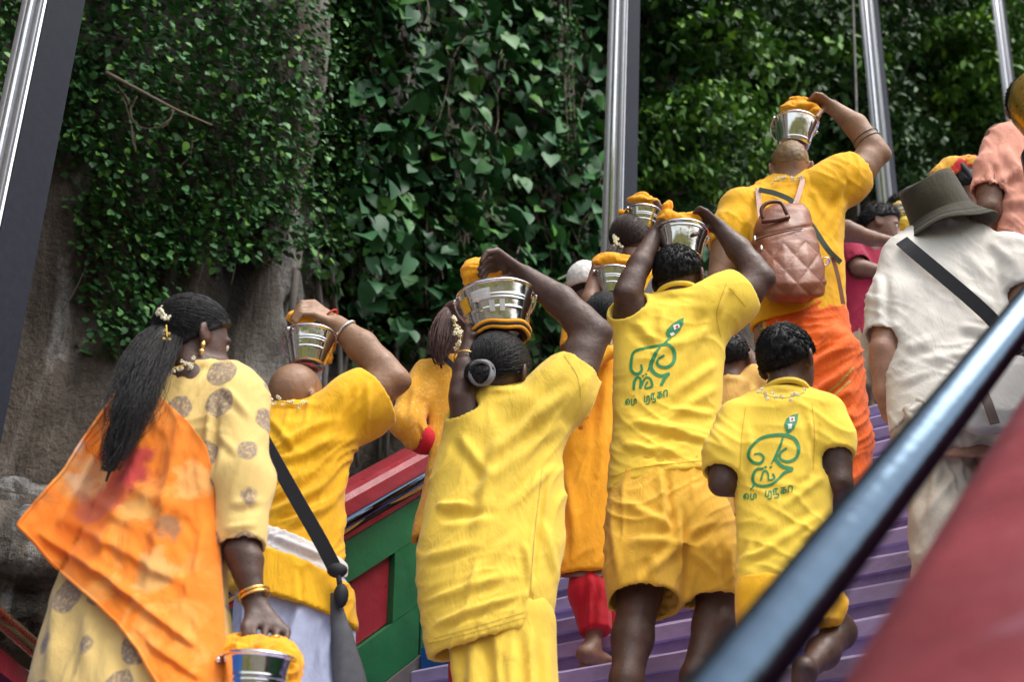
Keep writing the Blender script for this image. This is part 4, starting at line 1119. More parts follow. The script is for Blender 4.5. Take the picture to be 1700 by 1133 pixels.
for fl in ((210, 670, 90, 890, 9, .016), (250, 690, 150, 960, 12, .018), (300, 700, 240, 1010, 12, .016), (60, 880, 250, 1000, 8, .02), (90, 850, 330, 980, 10, .014), (340, 750, 330, 1100, 14, .008), (180, 960, 340, 1080, 8, .016), (240, 1060, 350, 1133, 8, .014), (200, 800, 340, 860, 14, .010), (120, 800, 230, 880, 9, .010), (350, 860, 290, 1060, 10, .012)): fold(*fl)
V[:, 2] -= .0035 * (1 - np.abs(perlin(np.stack([xp / 30, yp / 55, xp * 0], -1))) * 2) + .004 * perlin(np.stack([xp / 14, yp / 20, xp * 0 + 4], -1))
sb = np.array(a.o.location)
for bx_, by_, br_, bc_ in ((185, 805, .075, (.62, .10, .05)), (222, 778, .065, (.55, .045, .06)), (150, 770, .05, (.88, .50, .22)), (128, 800, .045, (.86, .55, .30)), (150, 830, .05, (.75, .20, .10)), (285, 880, .035, (.30, .16, .08)), (232, 850, .05, (.84, .45, .12)), (320, 800, .06, (.85, .42, .12)), (120, 730, .03, (.88, .60, .42)), (260, 960, .06, (.66, .38, .12))):
    q_ = c2w(a.p(bx_, by_, -.15)) - sb; BLOTS.append((q_[0], q_[2], br_, bc_))
ORS = shawl_cloth()
sh = mesh('shawl', c2w(V), Q[:, ::-1], ORS, a.o); md = sh.modifiers.new('thickness', 'SOLIDIFY'); md.thickness = .003
b = MB(); e = np.array([V[j * n2] for j in range(n1)]); b.tube(c2w(e), .0045, 5); b.build('shawl_hem', ORS, sh)
a.cap(.015, -.112, .055, HAIR_B, 0, long_to=a.p(276, 540, -.05), nst=1500)
a.locks([(278, 540, -.06, 20), (266, 560, -.10, 29), (246, 605, -.15, 34), (224, 660, -.185, 29), (208, 710, -.20, 24), (190, 760, -.205, 15), (176, 800, -.20, 7)], 800, .0014, fray=.85)
a.locks([(262, 560, -.10, 18), (230, 640, -.18, 34), (205, 720, -.2, 36), (170, 790, -.2, 30)], 60, .0009, 'stray_hair', fray=1.3, seed=8, core=False)
a.flowers([(268, 518, -.10), (274, 528, -.11), (282, 536, -.11)], n=4, r=.010, spread=.010)
a.flowers([(276, 540, -.12), (277, 558, -.13), (277, 572, -.13)], n=3, r=.004, mat=PETY, seed=4)
a.flowers([(286, 612, -.12), (305, 607, -.11), (322, 604, -.11)], n=4, r=.006, seed=5)
b = MB(); b.ball(c2w(a.hl((.083, -.004, -.066))), (.007, .007, .012), 6); b.lathe([(.001, 0), (.009, .004), (.007, .012), (.001, .016)], c2w(a.hl((.083, -.004, -.095))), (0, 0, 1), 10); b.build('earring', GOLD, a.o)
ax_ = a.p(424, 1003, -.05) - a.p(402, 915, -.07)
for k in range(2): a.ring(a.p(420 + k * 2, 986 + k * 6, -.055), ax_, .036, .0042)
a.ring(a.p(455, 1058, -.072), (0.1, -1, -.2), .0125, .003, 'finger_ring')
B7, ow, aw = bucket('steel bucket held low in the hand of the woman with the orange shawl', a, 416, 1212, .080, .060, .150, (.05, .05), -.07, 30)
bundle('marigold cloth gathered over the low bucket in the woman\'s hand', a, [(400, 1082, -.06, .055, .030, .06), (440, 1085, -.08, .06, .03, .06), (470, 1100, -.09, .035, .035, .04), (372, 1088, -.04, .035, .016, .05), (480, 1125, -.09, .02, .05, .03), (448, 1112, -.13, .04, .018, .02)], BUNT, .004, seed=3, amp=.008)

# ---- 2 bald man with strap -----------------------------------------------------------
a = Person('bald man in a yellow shirt with a white waist cloth and black bag strap', 4.6, 615, SK_H, .60, .006, hip=(495, 1010))
a.head(492, 652, 38, 6, 12, 1.0, neck=(474, 706, .04))
rows = [(664, 452, 520, .5), (678, 424, 560, .55), (700, 408, 596, .6), (730, 402, 596, .62), (770, 398, 577, .62), (850, 398, 571, .64), (905, 396, 569, .64), (960, 394, 572, .62), (1010, 392, 578, .62)]
rows = a.rw(rows); a.torso(rows, .032, (700, 1000))
a.arm([(568, 694, 0, 44), (618, 655, .02, 33), (652, 632, .02, 30), (600, 575, .02, 27), (560, 540, .01, 17)])
a.hand((560, 540, .01), (520, 512, -.03), (487, 528, -.06), (.006, -.036, -.058), (492, 520, .02), (-.008, .014, -.006), 1.1)
a.legs(492, 1010, .065, .10, .07, .05)
F = Field(.007); a.finish(); a.eyes()
F.loft(rows[:8], a.z, -.004, .03); a.sleeve(F, [(556, 700, 0, 52), (592, 678, .01, 55), (620, 660, .02, 55)], k=.05); a.cavities(F); 
a.hem(F, (430, 872), (566, 926), rows, 40)
a.cloth('shirt', F, YELW, [(28, .035, .2, .009, (730, 960)), (60, .05, .25, .007)], [(450, 745, 560, 690, 7, .010), (470, 770, 575, 720, 7, .010), (445, 690, 500, 760, 6, .008), (440, 830, 530, 770, 8, .010), (450, 860, 545, 800, 7, .010), (470, 880, 560, 830, 7, .009), (590, 640, 560, 740, 7, -.010), (612, 630, 606, 720, 6, .008)], 2)
F = Field(.007); W2 = [(862, 393, 568, .66), (880, 391, 572, .68), (935, 391, 573, .68), (960, 393, 572, .66)]
F.loft(W2, a.z, -.010, .01); 
A1, B1 = a.p(430, 862, -.12), a.p(560, 915, -.12); n_ = np.cross(B1 - A1, vdir((0, 1, 0))); n_ *= -np.sign(n_[1]); F.cut(A1, -n_); F.cut(a.p(430, 905, -.12), n_)
a.cloth('waist_cloth', F, WHB, [(22, .018, .3, .007)], [(440, 885, 560, 935, 5, .01)], 5)
F = Field(.007); W3 = [(890, 391, 573, .68), (960, 386, 579, .72), (1020, 380, 585, .74), (1060, 379, 588, .74)]; F.loft(W3, a.z, -.014, .01)
A1 = a.p(430, 900, -.12); F.cut(A1, -n_); a.hem(F, (440, 984), (556, 1022))
a.cloth('shirt_tail', F, YELW, [(35, .05, .2, .006)], [(498, 945, 500, 1010, 4, -.008)], 6)
F = Field(.008); W4 = [(960, 393, 570, .60), (1040, 386, 582, .64), (1133, 380, 598, .7), (1230, 380, 610, .72)]; F.loft(W4, a.z, 0, .03)
a.legs(500, 1040, .10, .09, .09, .08, F, foot=False)
a.cloth('trousers', F, PAL, [(100, .06, .3, .010), (60, .05, .25, .008)], [(570, 1000, 520, 1133, 9, .012), (500, 990, 470, 1133, 9, .012), (580, 1060, 560, 1133, 8, .010), (540, 1000, 580, 1080, 7, .010)], 7)
a.strap('bag_strap', [(428, 712, -.16), (447, 748, -.168), (490, 825, -.172), (530, 895, -.175), (556, 945, -.16)], .021, BLK)
b = MB(); b.ball(c2w(a.p(560, 948, -.16)), (.03, .02, .022), 8); b.ball(c2w(a.p(566, 990, -.15)), (.022, .02, .036), 8); b.tube(c2w(np.array([a.p(561, 950, -.165), a.p(566, 985, -.15)])), .008, 6); b.build('strap_buckle', BLK, a.o)
F = Field(.008); F.loft([(985, 548, 562, .9), (1010, 548, 572, .9), (1060, 550, 588, .8), (1133, 552, 610, .6), (1220, 556, 630, .5), (1240, 560, 632, .5)], lambda y: a.z(y) - .11, 0, .02); a.cloth('bag', F, GRYB, [(80, .06, .3, .005)], [], 3)
a.ring(a.p(547, 528, .008), a.p(600, 575, .02) - a.p(560, 540, .01), .034, .0035, 'thread', plain('thread_red', (.5, .03, .02), .8))
a.ring(a.p(573, 551, .012), a.p(600, 575, .02) - a.p(560, 540, .01), .043, .005, 'bangle', SILV)
a.flowers([(442, 672, -.11), (462, 666, -.115), (490, 672, -.11), (508, 668, -.1)], n=4, r=.006)
bucket('ridged steel bucket balanced on the shaved head of the man with the black bag strap', a, 511, 608, .082, .055, .106, (.03, .0), .0, 60)
bundle('small yellow cloth under the fingers of the man with the black bag strap', a, [(492, 528, -.02, .030, .018, .03), (505, 528, 0, .04, .016, .04), (555, 533, .02, .02, .022, .02), (550, 560, .03, .012, .05, .02), (545, 590, .03, .010, .03, .015)], BUNT, .004, seed=5, amp=.005)

# ---- 3 woman in lemon blouse -----------------------------------------------------------
a = Person('woman in a lemon yellow blouse and pleated trousers with a hair bun, centre front', 4.3, 555, SK_D, .60, .006, hip=(810, 985))
a.head(830, 612, 28, 2, 6, 1.02, neck=(818, 690, .04))
rows = [(640, 802, 856, .5), (654, 770, 880, .52), (676, 752, 912, .55), (712, 738, 936, .58), (760, 722, 934, .6), (830, 706, 940, .62), (900, 693, 938, .64), (960, 690, 929, .66), (1030, 698, 919, .68), (1075, 706, 916, .68), (1130, 712, 916, .68)]
rows = a.rw(rows); a.torso(rows, .032, (700, 985))
a.arm([(895, 690, 0, 46), (955, 620, .02, 36), (985, 555, .01, 32), (930, 500, .01, 27), (872, 458, 0, 17)])
a.hand((872, 458, 0), (826, 432, -.05), (797, 452, -.09), (-.004, .048, -.048), (808, 476, -.125), (-.008, .012, -.010), 1.12)
a.arm([(774, 708, -.02, 27), (766, 662, -.06, 22), (771, 612, -.06, 19), (779, 575, -.04, 14)])
a.hand((779, 575, -.04), (782, 548, -.03), (790, 540, .02), (.02, .0, .07), (800, 552, -.06), (-.01, .004, -.006), .9)
a.legs(815, 1040, .075, .10, .07, .05)
a.finish(); a.eyes()
F = Field(.007); F.loft(rows, a.z, 0, .03); a.sleeve(F, [(892, 696, 0, 56), (930, 655, .01, 52), (953, 622, .02, 49)], k=.05); a.sleeve(F, [(780, 708, -.02, 38), (770, 684, -.05, 32)], k=.04); a.cavities(F)
a.hem(F, (706, 1078), (890, 1034), rows, 45); a.hem(F, (880, 1034), (918, 1066), None) if False else None
a.cloth('blouse', F, YEL2, [(62, .06, .30, .009), (18, .035, .16, .005, (900, 1080))],
        [(950, 640, 800, 770, 11, .016), (935, 700, 760, 840, 10, .013), (925, 770, 840, 850, 8, .012), (905, 790, 880, 1000, 5, -.012), (722, 842, 790, 838, 6, .013), (725, 862, 830, 850, 8, -.010), (760, 720, 820, 800, 9, .010), (700, 930, 800, 900, 8, .008), (705, 1000, 860, 950, 7, .008), (715, 1040, 870, 985, 6, .010), (860, 880, 760, 990, 9, .007), (880, 980, 881, 1040, 4, -.012), (870, 900, 882, 980, 5, .008), (830, 700, 790, 900, 11, .010), (900, 860, 930, 980, 7, .008)], 11)
SEAML = fabric('seam_lemon', (.52, .36, .05)); bl = a.last_o; a.seam([[(900, 780), (888, 880), (880, 985)], [(712, 1070), (790, 1050), (872, 1026)], [(720, 1062), (790, 1042), (870, 1018)], [(884, 985), (890, 1030), (908, 1048)], [(936, 590), (958, 625), (964, 662)]], SEAML, bl)
F = Field(.008); R3 = [(1010, 725, 905, .5), (1060, 738, 912, .58), (1133, 752, 922, .66), (1230, 755, 930, .70), (1400, 770, 925, .7)]; F.loft(R3, a.z, 0, .02); a.legs(830, 1080, .10, .085, .085, .075, F, foot=False)
a.cloth('trousers', F, YEL2, [(85, .05, .6, .008)], [(752, 1040, 770, 1260, 9, .014), (790, 1050, 782, 1260, 12, .016), (822, 1035, 835, 1260, 8, .020), (850, 1060, 846, 1240, 14, .014), (878, 1040, 884, 1260, 8, .018), (905, 1060, 912, 1260, 9, .012)], 12)
a.cap(.013, -.085, .045, HAIR_B, 0, long_to=a.hl((.0, -.10, -.055)), nst=1300)
bc = a.hl((.006, -.124, -.062)); b = MB(); rr_ = np.random.default_rng(4)
for i in range(150):
    q0 = rr_.uniform(0, 6.28); d_ = rr_.normal(size=3); d_ /= np.linalg.norm(d_); n0 = np.cross(d_, [.3, .2, -1]); n0 /= np.linalg.norm(n0); n1_ = np.cross(n0, d_); rad_ = np.array([.042, .036, .040])
    b.tube(c2w(np.array([bc + rad_ * (math.cos(t) * n0 + math.sin(t) * n1_) * (1 + .03 * math.sin(q0)) for t in np.linspace(q0, q0 + 2.4, 9)])), .0035, 4, cap=False)
b.ball(c2w(bc), .038, 10); b.build('hair_bun', HAIR_B, a.o)
b = MB(); 
for k in range(3): b.tube(c2w(np.array([bc + np.array([.004 + .030 * math.cos(t) + .004 * k, .034 * math.sin(t), -.030 + .012 * k + .008 * math.sin(3 * t)]) for t in np.linspace(0, 6.2832, 30)])), .0055, 6, cap=False)
b.build('hair_tie', fabric('tie_grey', (.16, .16, .17), .5), a.o)
a.ring(a.p(916, 491, .01), a.p(930, 500, .01) - a.p(872, 458, 0), .041, .0028); a.ring(a.p(773, 597, -.06), a.p(772, 610, -.07) - a.p(779, 575, -.04), .035, .0028)
b3, ow, aw = bucket('large steel bucket with paper stickers on the head of the woman with the hair bun', a, 829, 556, .116, .082, .126, (-.10, .05), .0, 20)
def sticker(name, a0, a1, h0, h1, m, P=b3, o=ow, ax=aw, rt=.116, rb=.082, h=.126, lines=0):
    px_ = np.cross(ax, [0, 1, 0]); px_ /= np.linalg.norm(px_); py_ = np.cross(ax, px_); py_ = py_ if py_[1] < 0 else -py_
    px_ = px_ if px_[0] > 0 else -px_; b = MB(); V = []
    def pt(t, h_, off): r_ = rb + (rt - rb) * h_ / h + off; return o + ax * h_ + r_ * (math.sin(R(t)) * px_ + math.cos(R(t)) * py_)
    def patch(t0, t1, z0, z1, off, mi):
        n = 6; V = [pt(lerp(t0, t1, i / n), z_, off) for i in range(n + 1) for z_ in (z0, z1)]; b.add(V, [(2 * i, 2 * i + 2, 2 * i + 3, 2 * i + 1) for i in range(n)], mi)
    patch(a0, a1, h0, h1, .0030, 0)
    rr = np.random.default_rng(int(a1) + 90)
    for k in range(lines):
        z_ = lerp(h1, h0, (k + .7) / (lines + .5)); t = lerp(a0, a1, .1)
        while t < lerp(a0, a1, .86):
            e = t + abs(a1 - a0) * rr.uniform(.05, .14); patch(t, e, z_ - .003, z_ + .003, .0038, 1); t = e + abs(a1 - a0) * .04
    b.build(name, [m, PRW if m is not PRW else plain('ink_grey', (.25, .24, .23), .7)], P)
sticker('paper_label', -42, -10, .076, .108, plain('paper_white', (.72, .70, .64), .6), lines=3)
sticker('yellow_sticker', -76, -52, .058, .104, plain('sticker_yellow', (.85, .48, .03), .6))
for t0 in (-14, 4): sticker('price_mark', t0, t0 + 9, .036, .070, plain('paper_grey', (.55, .54, .5), .6))
bundle('thick folded yellow cloth on the large bucket of the woman with the hair bun', a, [(800, 442, 0, .055, .022, .05), (786, 452, -.02, .036, .030, .04), (825, 448, .03, .06, .018, .05), (778, 466, -.02, .012, .022, .02)], BUNT, .004, seed=9, amp=.005)
# rolled pad under the bucket
pd = root('head_pad', c2w(a.p(829, 556)), 'black and yellow rolled cloth ring under the large bucket', 'pad')
b = MB(); axc = vdir((-.10, -.05, 1)); p1 = np.cross(axc, [0, 1, 0]); p1 /= np.linalg.norm(p1); p2 = np.cross(axc, p1); oc = a.p(829, 556)
for rr0, hh, tt, mi in ((.080, 0, .017, 0), (.094, .004, .006, 1), (.088, -.012, .006, 1)):
    b.tube(c2w(np.array([oc + axc * (hh + .004 * math.sin(5 * t)) + rr0 * (math.cos(t) * p1 + math.sin(t) * p2) for t in np.linspace(0, 6.2832, 40)])), tt, 8, mi, cap=False)
b.build('rolled_ring', [BLK, BUNT], pd)
bundle('yellow cloth edge hanging down the right side of the large bucket', a, [(869, 532, .06, .017, .075, .032)], BUNT, .004, seed=19, amp=.0025)

# ---- 4 woman with auburn ponytail -------------------------------------------------------
a = Person('woman with an auburn ponytail and printed golden tunic, hand on hip, behind the large bucket', 5.5, 500, SK_B, .58, .008, hip=(765, 860))
a.head(772, 545, 40, 0, 0, 1.0, neck=(765, 625))
rows = [(588, 738, 790, .5), (602, 712, 812, .55), (630, 698, 818, .6), (700, 712, 822, .6), (760, 712, 828, .62), (820, 698, 830, .62), (880, 684, 832, .6), (905, 682, 832, .6)]
rows = a.rw(rows); a.torso(rows, .02); a.arm([(708, 620, 0, 24), (672, 700, -.06, 22), (694, 728, -.02, 18), (715, 733, .04, 13)]); a.hand((715, 733, .04), (735, 732, .08), (748, 728, .12), (.0, .07, .02), (740, 745, .1))
a.legs(770, 860, .09, .09, .065, .045); a.finish()
F = Field(.008); F.loft(rows, a.z, 0, .03); a.sleeve(F, [(710, 622, 0, 27), (690, 660, -.03, 27), (674, 702, -.06, 26), (690, 726, -.02, 20), (706, 732, .02, 16)], k=.03); a.cavities(F); a.hem(F, (682, 884), (745, 850), rows, 30)
kb = a.cloth('tunic', F, KUR2, [(70, .05, .25, .008)], [(690, 640, 680, 700, 6, .008), (720, 660, 716, 800, 8, .008), (735, 760, 700, 860, 8, .01)], 4)
b = MB(); b.tube(c2w(np.array([a.p(694, 729, -.035), a.p(703, 732, -.02), a.p(714, 734, .01)])), [.050, .053, .050], 14); b.build('cuff', REDC, kb)
F = Field(.009); a.legs(770, 870, .09, .11, .08, .06, F, foot=False); a.cloth('trousers', F, REDC, [(85, .05, .3, .006)])
a.cap(.014, -.075, .05, HAIR_R, 0, long_to=a.p(742, 520, -.08), nst=260)
a.locks([(745, 512, -.09, 9), (740, 530, -.11, 19), (733, 560, -.13, 22), (730, 590, -.14, 16), (733, 612, -.14, 6)], 200, .0026, mat=HAIR_R, fray=.25, seed=5)
a.flowers([(752, 525, -.15), (758, 545, -.155), (764, 562, -.16), (760, 580, -.15)], n=5, r=.009, seed=2)
a.strap('bag_strap', [(738, 594, -.14), (755, 612, -.15), (775, 640, -.16)], .010, BLK)

# ---- 5 woman in marigold tunic and red trousers -------------------------------------------
a = Person('woman in a plain marigold tunic and red trousers climbing barefoot', 5.7, 500, SK_B, .62, .007, hip=(980, 880))
a.head(1008, 528, 32, 0, 0, .97, neck=(1000, 600))
rows = [(572, 985, 1030, .5), (584, 966, 1048, .55), (610, 958, 1054, .6), (680, 952, 1056, .6), (740, 932, 1054, .62), (850, 926, 1050, .64), (940, 922, 1046, .66), (960, 921, 1044, .66)]
rows = a.rw(rows); a.torso(rows, .02); a.arm([(972, 600, 0, 24), (985, 545, -.04, 20), (980, 500, -.03, 16), (988, 458, 0, 11)]); a.hand((988, 458, 0), (990, 440, .0), (996, 424, .03), (.02, .02, .06), (1002, 442, -.04), (-.008, .008, 0))
ankle(a, [(1000, 940, .12), (1002, 1000, .20), (1010, 1080, .24)], [24, 20, 14], 0.05); a.body.chain([a.p(992, 920, .02), a.p(984, 985, .0), a.p(987, 1045, .02)], [a.r(24, 900), a.r(20, 985), a.r(14, 1045)], .03)
F = Field(.008); F.loft(rows, a.z, 0, .03); a.sleeve(F, [(975, 604, 0, 27), (980, 578, -.02, 25)]); a.cavities(F); a.hem(F, (922, 944), (1030, 940), rows, 35)
a.cloth('tunic', F, GOLDC, [(70, .05, .3, .008)], [(960, 640, 945, 760, 8, .012), (1010, 620, 990, 800, 9, .010), (940, 780, 960, 930, 8, .010), (925, 880, 935, 940, 5, .008)], 8)
F = Field(.007); F.chain([a.p(980, 930, .05), a.p(981, 985, .02), a.p(989, 1052, .02)], [a.r(34, 900), a.r(36, 985), a.r(27, 1052)], .03, flat=True); F.chain([a.p(990, 930, .12), a.p(1006, 985, .20), a.p(1012, 1080, .24)], [a.r(34, 900), a.r(30, 985), a.r(22, 1080)], .03, flat=True)
a.cloth('trousers', F, REDC, [(80, .05, .25, .007)], [(980, 950, 978, 1050, 5, .01), (1000, 960, 990, 1050, 5, .01)], 9)
ft = [a.p(986, 1040, .02), a.p(984, 1072, .02), a.p(972, 1088, .0)]
a.body.chain(ft, [a.r(14, 1040), a.r(13, 1072), a.r(14, 1088)], .02); a.body.cone(ft[2], a.p(1003, 1098, .08), .030, .028, .02)
for i in range(5): a.body.cone(a.p(1000, 1097, .07) + VC * (i - 2) * .012, a.p(1008, 1102, .11) + VC * (i - 2) * .015, .010, .008, .006)
a.finish()
a.cap(.013, -.08, .045, HAIR_B, 0, long_to=a.hl((0, -.11, -.05)), nst=260)
a.locks([(1003, 540, -.11, 12), (1002, 560, -.12, 13), (1000, 580, -.12, 10)], 60, .003, name='ponytail', fray=.2)
a.flowers([(990, 548, -.12), (1000, 538, -.13), (1012, 545, -.13), (1016, 560, -.12), (1005, 568, -.12), (994, 558, -.12)], n=5, r=.009, seed=6)
b = MB()
F = Field(.007); F.chain([a.p(1010, 585, -.12), a.p(985, 600, -.13), a.p(972, 640, -.14), (a.p(970, 690, -.14))], [.03, .025, .035, .02], .03); a.cloth('scarf', F, GOLDC, [(60, .03, .1, .008)], [], 3)
b.tube(c2w(np.array([a.p(966, 685, -.145), a.p(964, 712, -.145)])), [.006, .010], 6); b.build('tassel', BUNT, a.o)
bucket('narrow ribbed steel bucket between the large bucket and the youth\'s arm', a, 1017, 494, .078, .050, .100, (.05, .04), .0, 40)
bundle('yellow cloth folded over the narrow ribbed bucket', a, [(1008, 430, 0, .05, .020, .05), (1030, 432, .02, .05, .018, .05), (1048, 437, .03, .03, .012, .03), (992, 436, -.02, .02, .012, .02)], BUNT, .004, seed=13, amp=.006)

# ---- 6 woman with dark brown hair and a bucket, and a capped walker --------------------------
a = Person('woman with brown swept back hair carrying a small bucket in front of the pale post', 6.5, 365, SK_B, .58, .008, hip=(1075, 660))
a.head(1047, 396, 30, 0, 0, 1.0, neck=(1055, 460))
rows = [(446, 1040, 1080, .5), (460, 1018, 1105, .55), (490, 1008, 1112, .6), (560, 1012, 1116, .6), (660, 1010, 1125, .62), (720, 1006, 1128, .62)]
rows = a.rw(rows); a.torso(rows, .02); a.arm([(1098, 470, 0, 20), (1120, 430, 0, 16), (1112, 390, .02, 13), (1102, 362, .01, 9)]); a.hand((1102, 362, .01), (1094, 346, 0), (1080, 336, .0), (.01, .01, -.06), (1084, 352, -.05)); a.legs(1070, 690, .09, .09, .065, .045); a.finish()
F = Field(.008); F.loft(rows, a.z, 0, .03); a.sleeve(F, [(1094, 476, 0, 24), (1108, 452, 0, 22)]); a.cavities(F); a.hem(F, (1006, 715), (1128, 715), rows, 30); a.cloth('blouse', F, YELW, [(70, .05, .25, .008)])
F = Field(.009); a.legs(1070, 690, .09, .12, .08, .06, F, foot=False); a.cloth('trousers', F, YEL2)
a.cap(.014, -.10, .05, HAIR_W, 0, long_to=a.p(1022, 415, -.10), nst=320)
a.locks([(1022, 408, -.11, 10), (1016, 430, -.13, 16), (1012, 460, -.14, 14), (1012, 490, -.14, 8)], 90, .0026, mat=HAIR_W, fray=.3)
a.flowers([(1020, 396, -.13), (1023, 405, -.135), (1025, 412, -.13)], n=4, r=.010, seed=12)
a.strap('bag_strap', [(1098, 452, -.10), (1084, 470, -.13), (1068, 500, -.15)], .016, GRYB)
bucket('small steel bucket on the brown haired woman in front of the pale post', a, 1066, 386, .082, .054, .095, (.10, .04), .0, 50)
bundle('yellow cloth topping the small bucket by the pale post', a, [(1062, 332, 0, .055, .014, .05), (1080, 338, .02, .04, .02, .04), (1031, 352, -.02, .016, .012, .02), (1098, 356, .02, .02, .03, .02), (1066, 324, 0, .03, .008, .03)], BUNT, .006, seed=15, amp=.006)
a = Person('walker in a white cap and golden top half hidden behind the narrow bucket', 7.0, 445, SK_M, .58, .008, hip=(985, 690))
a.head(974, 470, 30, 0, 0, .95, neck=(975, 530)); rows = [(510, 962, 990, .5), (522, 950, 1005, .55), (560, 945, 1012, .6), (700, 942, 1016, .6)]
rows = a.rw(rows); a.torso(rows, .02); a.arm([(950, 535, 0, 16), (945, 590, 0, 15), (952, 640, .06, 12)]); a.legs(980, 690, .08, .09, .065, .045); a.finish()
F = Field(.008); F.loft(rows, a.z, 0, .03); a.sleeve(F, [(954, 534, 0, 20), (948, 580, 0, 19)]); a.cavities(F); a.cloth('top', F, GOLDC, [(70, .05, .25, .008)])
F = Field(.009); a.legs(980, 690, .08, .11, .08, .06, F, foot=False); a.cloth('trousers', F, YEL)
a.cap(.022, -.05, .01, plain('cap_white', (.72, .70, .66), .8), 0, name='cap'); a.cap(.010, -.085, -.02, HAIR_B, 300)

# ---- 7 youth in printed T-shirt ------------------------------------------------------------------
a = Person('youth in green printed yellow T-shirt and gold shorts, both arms raised to a bucket', 4.9, 425, SK_D, .58, .006, hip=(1105, 800))
a.head(1127, 455, 26, -2, 0, .97, neck=(1118, 520))
rows = [(482, 1092, 1160, .5), (494, 1060, 1192, .52), (512, 1030, 1212, .55), (545, 1018, 1208, .58), (620, 1018, 1201, .6), (690, 1018, 1198, .6), (750, 1013, 1200, .62), (800, 1008, 1203, .62), (840, 1006, 1204, .62)]
rows = a.rw(rows); a.torso(rows, .018); a.torso([(790, 1030, 1180), (880, 1040, 1170)], .03)
a.arm([(1190, 510, 0, 40), (1240, 484, .01, 29), (1262, 462, .0, 25), (1226, 414, .01, 21), (1194, 378, .01, 13)])
a.hand((1194, 378, .01), (1168, 362, -.01), (1146, 362, -.02), (.006, .036, -.056), (1152, 390, -.10), (-.004, .012, -.008), 1.08)
a.arm([(1050, 520, 0, 34), (1040, 488, -.07, 23), (1062, 440, -.05, 20), (1090, 386, -.01, 13)])
a.hand((1090, 386, -.01), (1102, 366, -.02), (1116, 356, -.02), (.012, .012, .066), (1110, 382, -.06), (-.004, .012, -.002))
ankle(a, [(1068, 900, 0), (1062, 985, .02), (1050, 1060, .0), (1040, 1133, -.02)], [40, 35, 33, 26], 0)
ankle(a, [(1170, 900, .0), (1192, 985, .05), (1184, 1040, .05), (1152, 1125, .02)], [34, 34, 33, 21], .02)
a.finish(); a.eyes()
F = Field(.0065); F.loft(rows, a.z, 0, .03); a.sleeve(F, [(1178, 520, 0, 50), (1206, 502, .01, 46), (1230, 486, .01, 41)], k=.05); a.sleeve(F, [(1052, 528, 0, 44), (1042, 508, -.05, 38)], k=.04); a.cavities(F); 
a.hem(F, (1010, 800), (1200, 766), rows, 40)
tee = a.cloth('t_shirt', F, YELT, [(155, .05, .22, .006), (20, .04, .20, .006, (680, 790))],
        [(1195, 540, 1060, 600, 9, .009), (1195, 600, 1110, 660, 8, .010), (1195, 640, 1100, 700, 8, .009), (1040, 700, 1180, 720, 7, .009), (1090, 712, 1195, 735, 6, .012), (1030, 740, 1150, 755, 7, .009), (1190, 690, 1110, 680, 6, .008), (1050, 530, 1100, 580, 8, .008), (1180, 520, 1140, 600, 8, .009), (1216, 480, 1200, 530, 6, -.008), (1100, 510, 1095, 570, 8, .006)], 21)
a.collar(1127, 494, 37, .070, YELT, 0, .25, .009, tee); SEAMY = fabric('seam_yellow', (.62, .38, .03)); a.seam([[(1206, 470), (1190, 520), (1196, 560)], [(1016, 793), (1060, 778), (1120, 770), (1196, 763)], [(1210, 478), (1238, 510)]], SEAMY, tee)
b = MB(); G5 = lambda p: [(1020 + x_ / 5.15, 520 + y_ / 5.15) for x_, y_ in p]
a.blob(b, G5([(592, 42), (545, 62), (490, 100), (450, 140), (438, 175), (452, 200), (480, 210), (520, 192), (560, 150), (588, 95)]))
a.ribbon(b, G5([(482, 205), (455, 235), (430, 262)]), [5, 3.5])
a.ribbon(b, G5([(228, 440), (235, 490), (205, 522), (165, 515), (143, 475), (148, 400), (162, 345), (205, 315), (300, 295), (400, 275), (455, 272), (500, 310), (515, 370), (500, 430), (450, 465), (392, 460), (366, 430), (378, 395), (428, 362)]), [3, 5, 5, 5, 4, 4, 5, 6, 6, 5, 4, 4])
a.ribbon(b, G5([(395, 290), (350, 350), (318, 425), (285, 500)]), [2, 6, 5, 2]); a.ribbon(b, G5([(352, 350), (312, 450), (340, 512), (400, 540), (468, 518), (430, 560), (400, 622)]), [6, 7, 6, 5, 4, 6, 5])
a.ribbon(b, G5([(166, 660), (172, 590), (198, 552), (226, 575), (218, 645)]), [4, 5, 4, 4, 3]); a.ribbon(b, G5([(222, 650), (262, 560), (305, 562), (325, 620), (300, 640), (262, 640), (285, 588)]), [4, 3, 4, 4, 3, 3])
a.ribbon(b, G5([(240, 545), (252, 535)]), 3.5); a.ribbon(b, G5([(266, 530), (278, 520)]), 3.5)
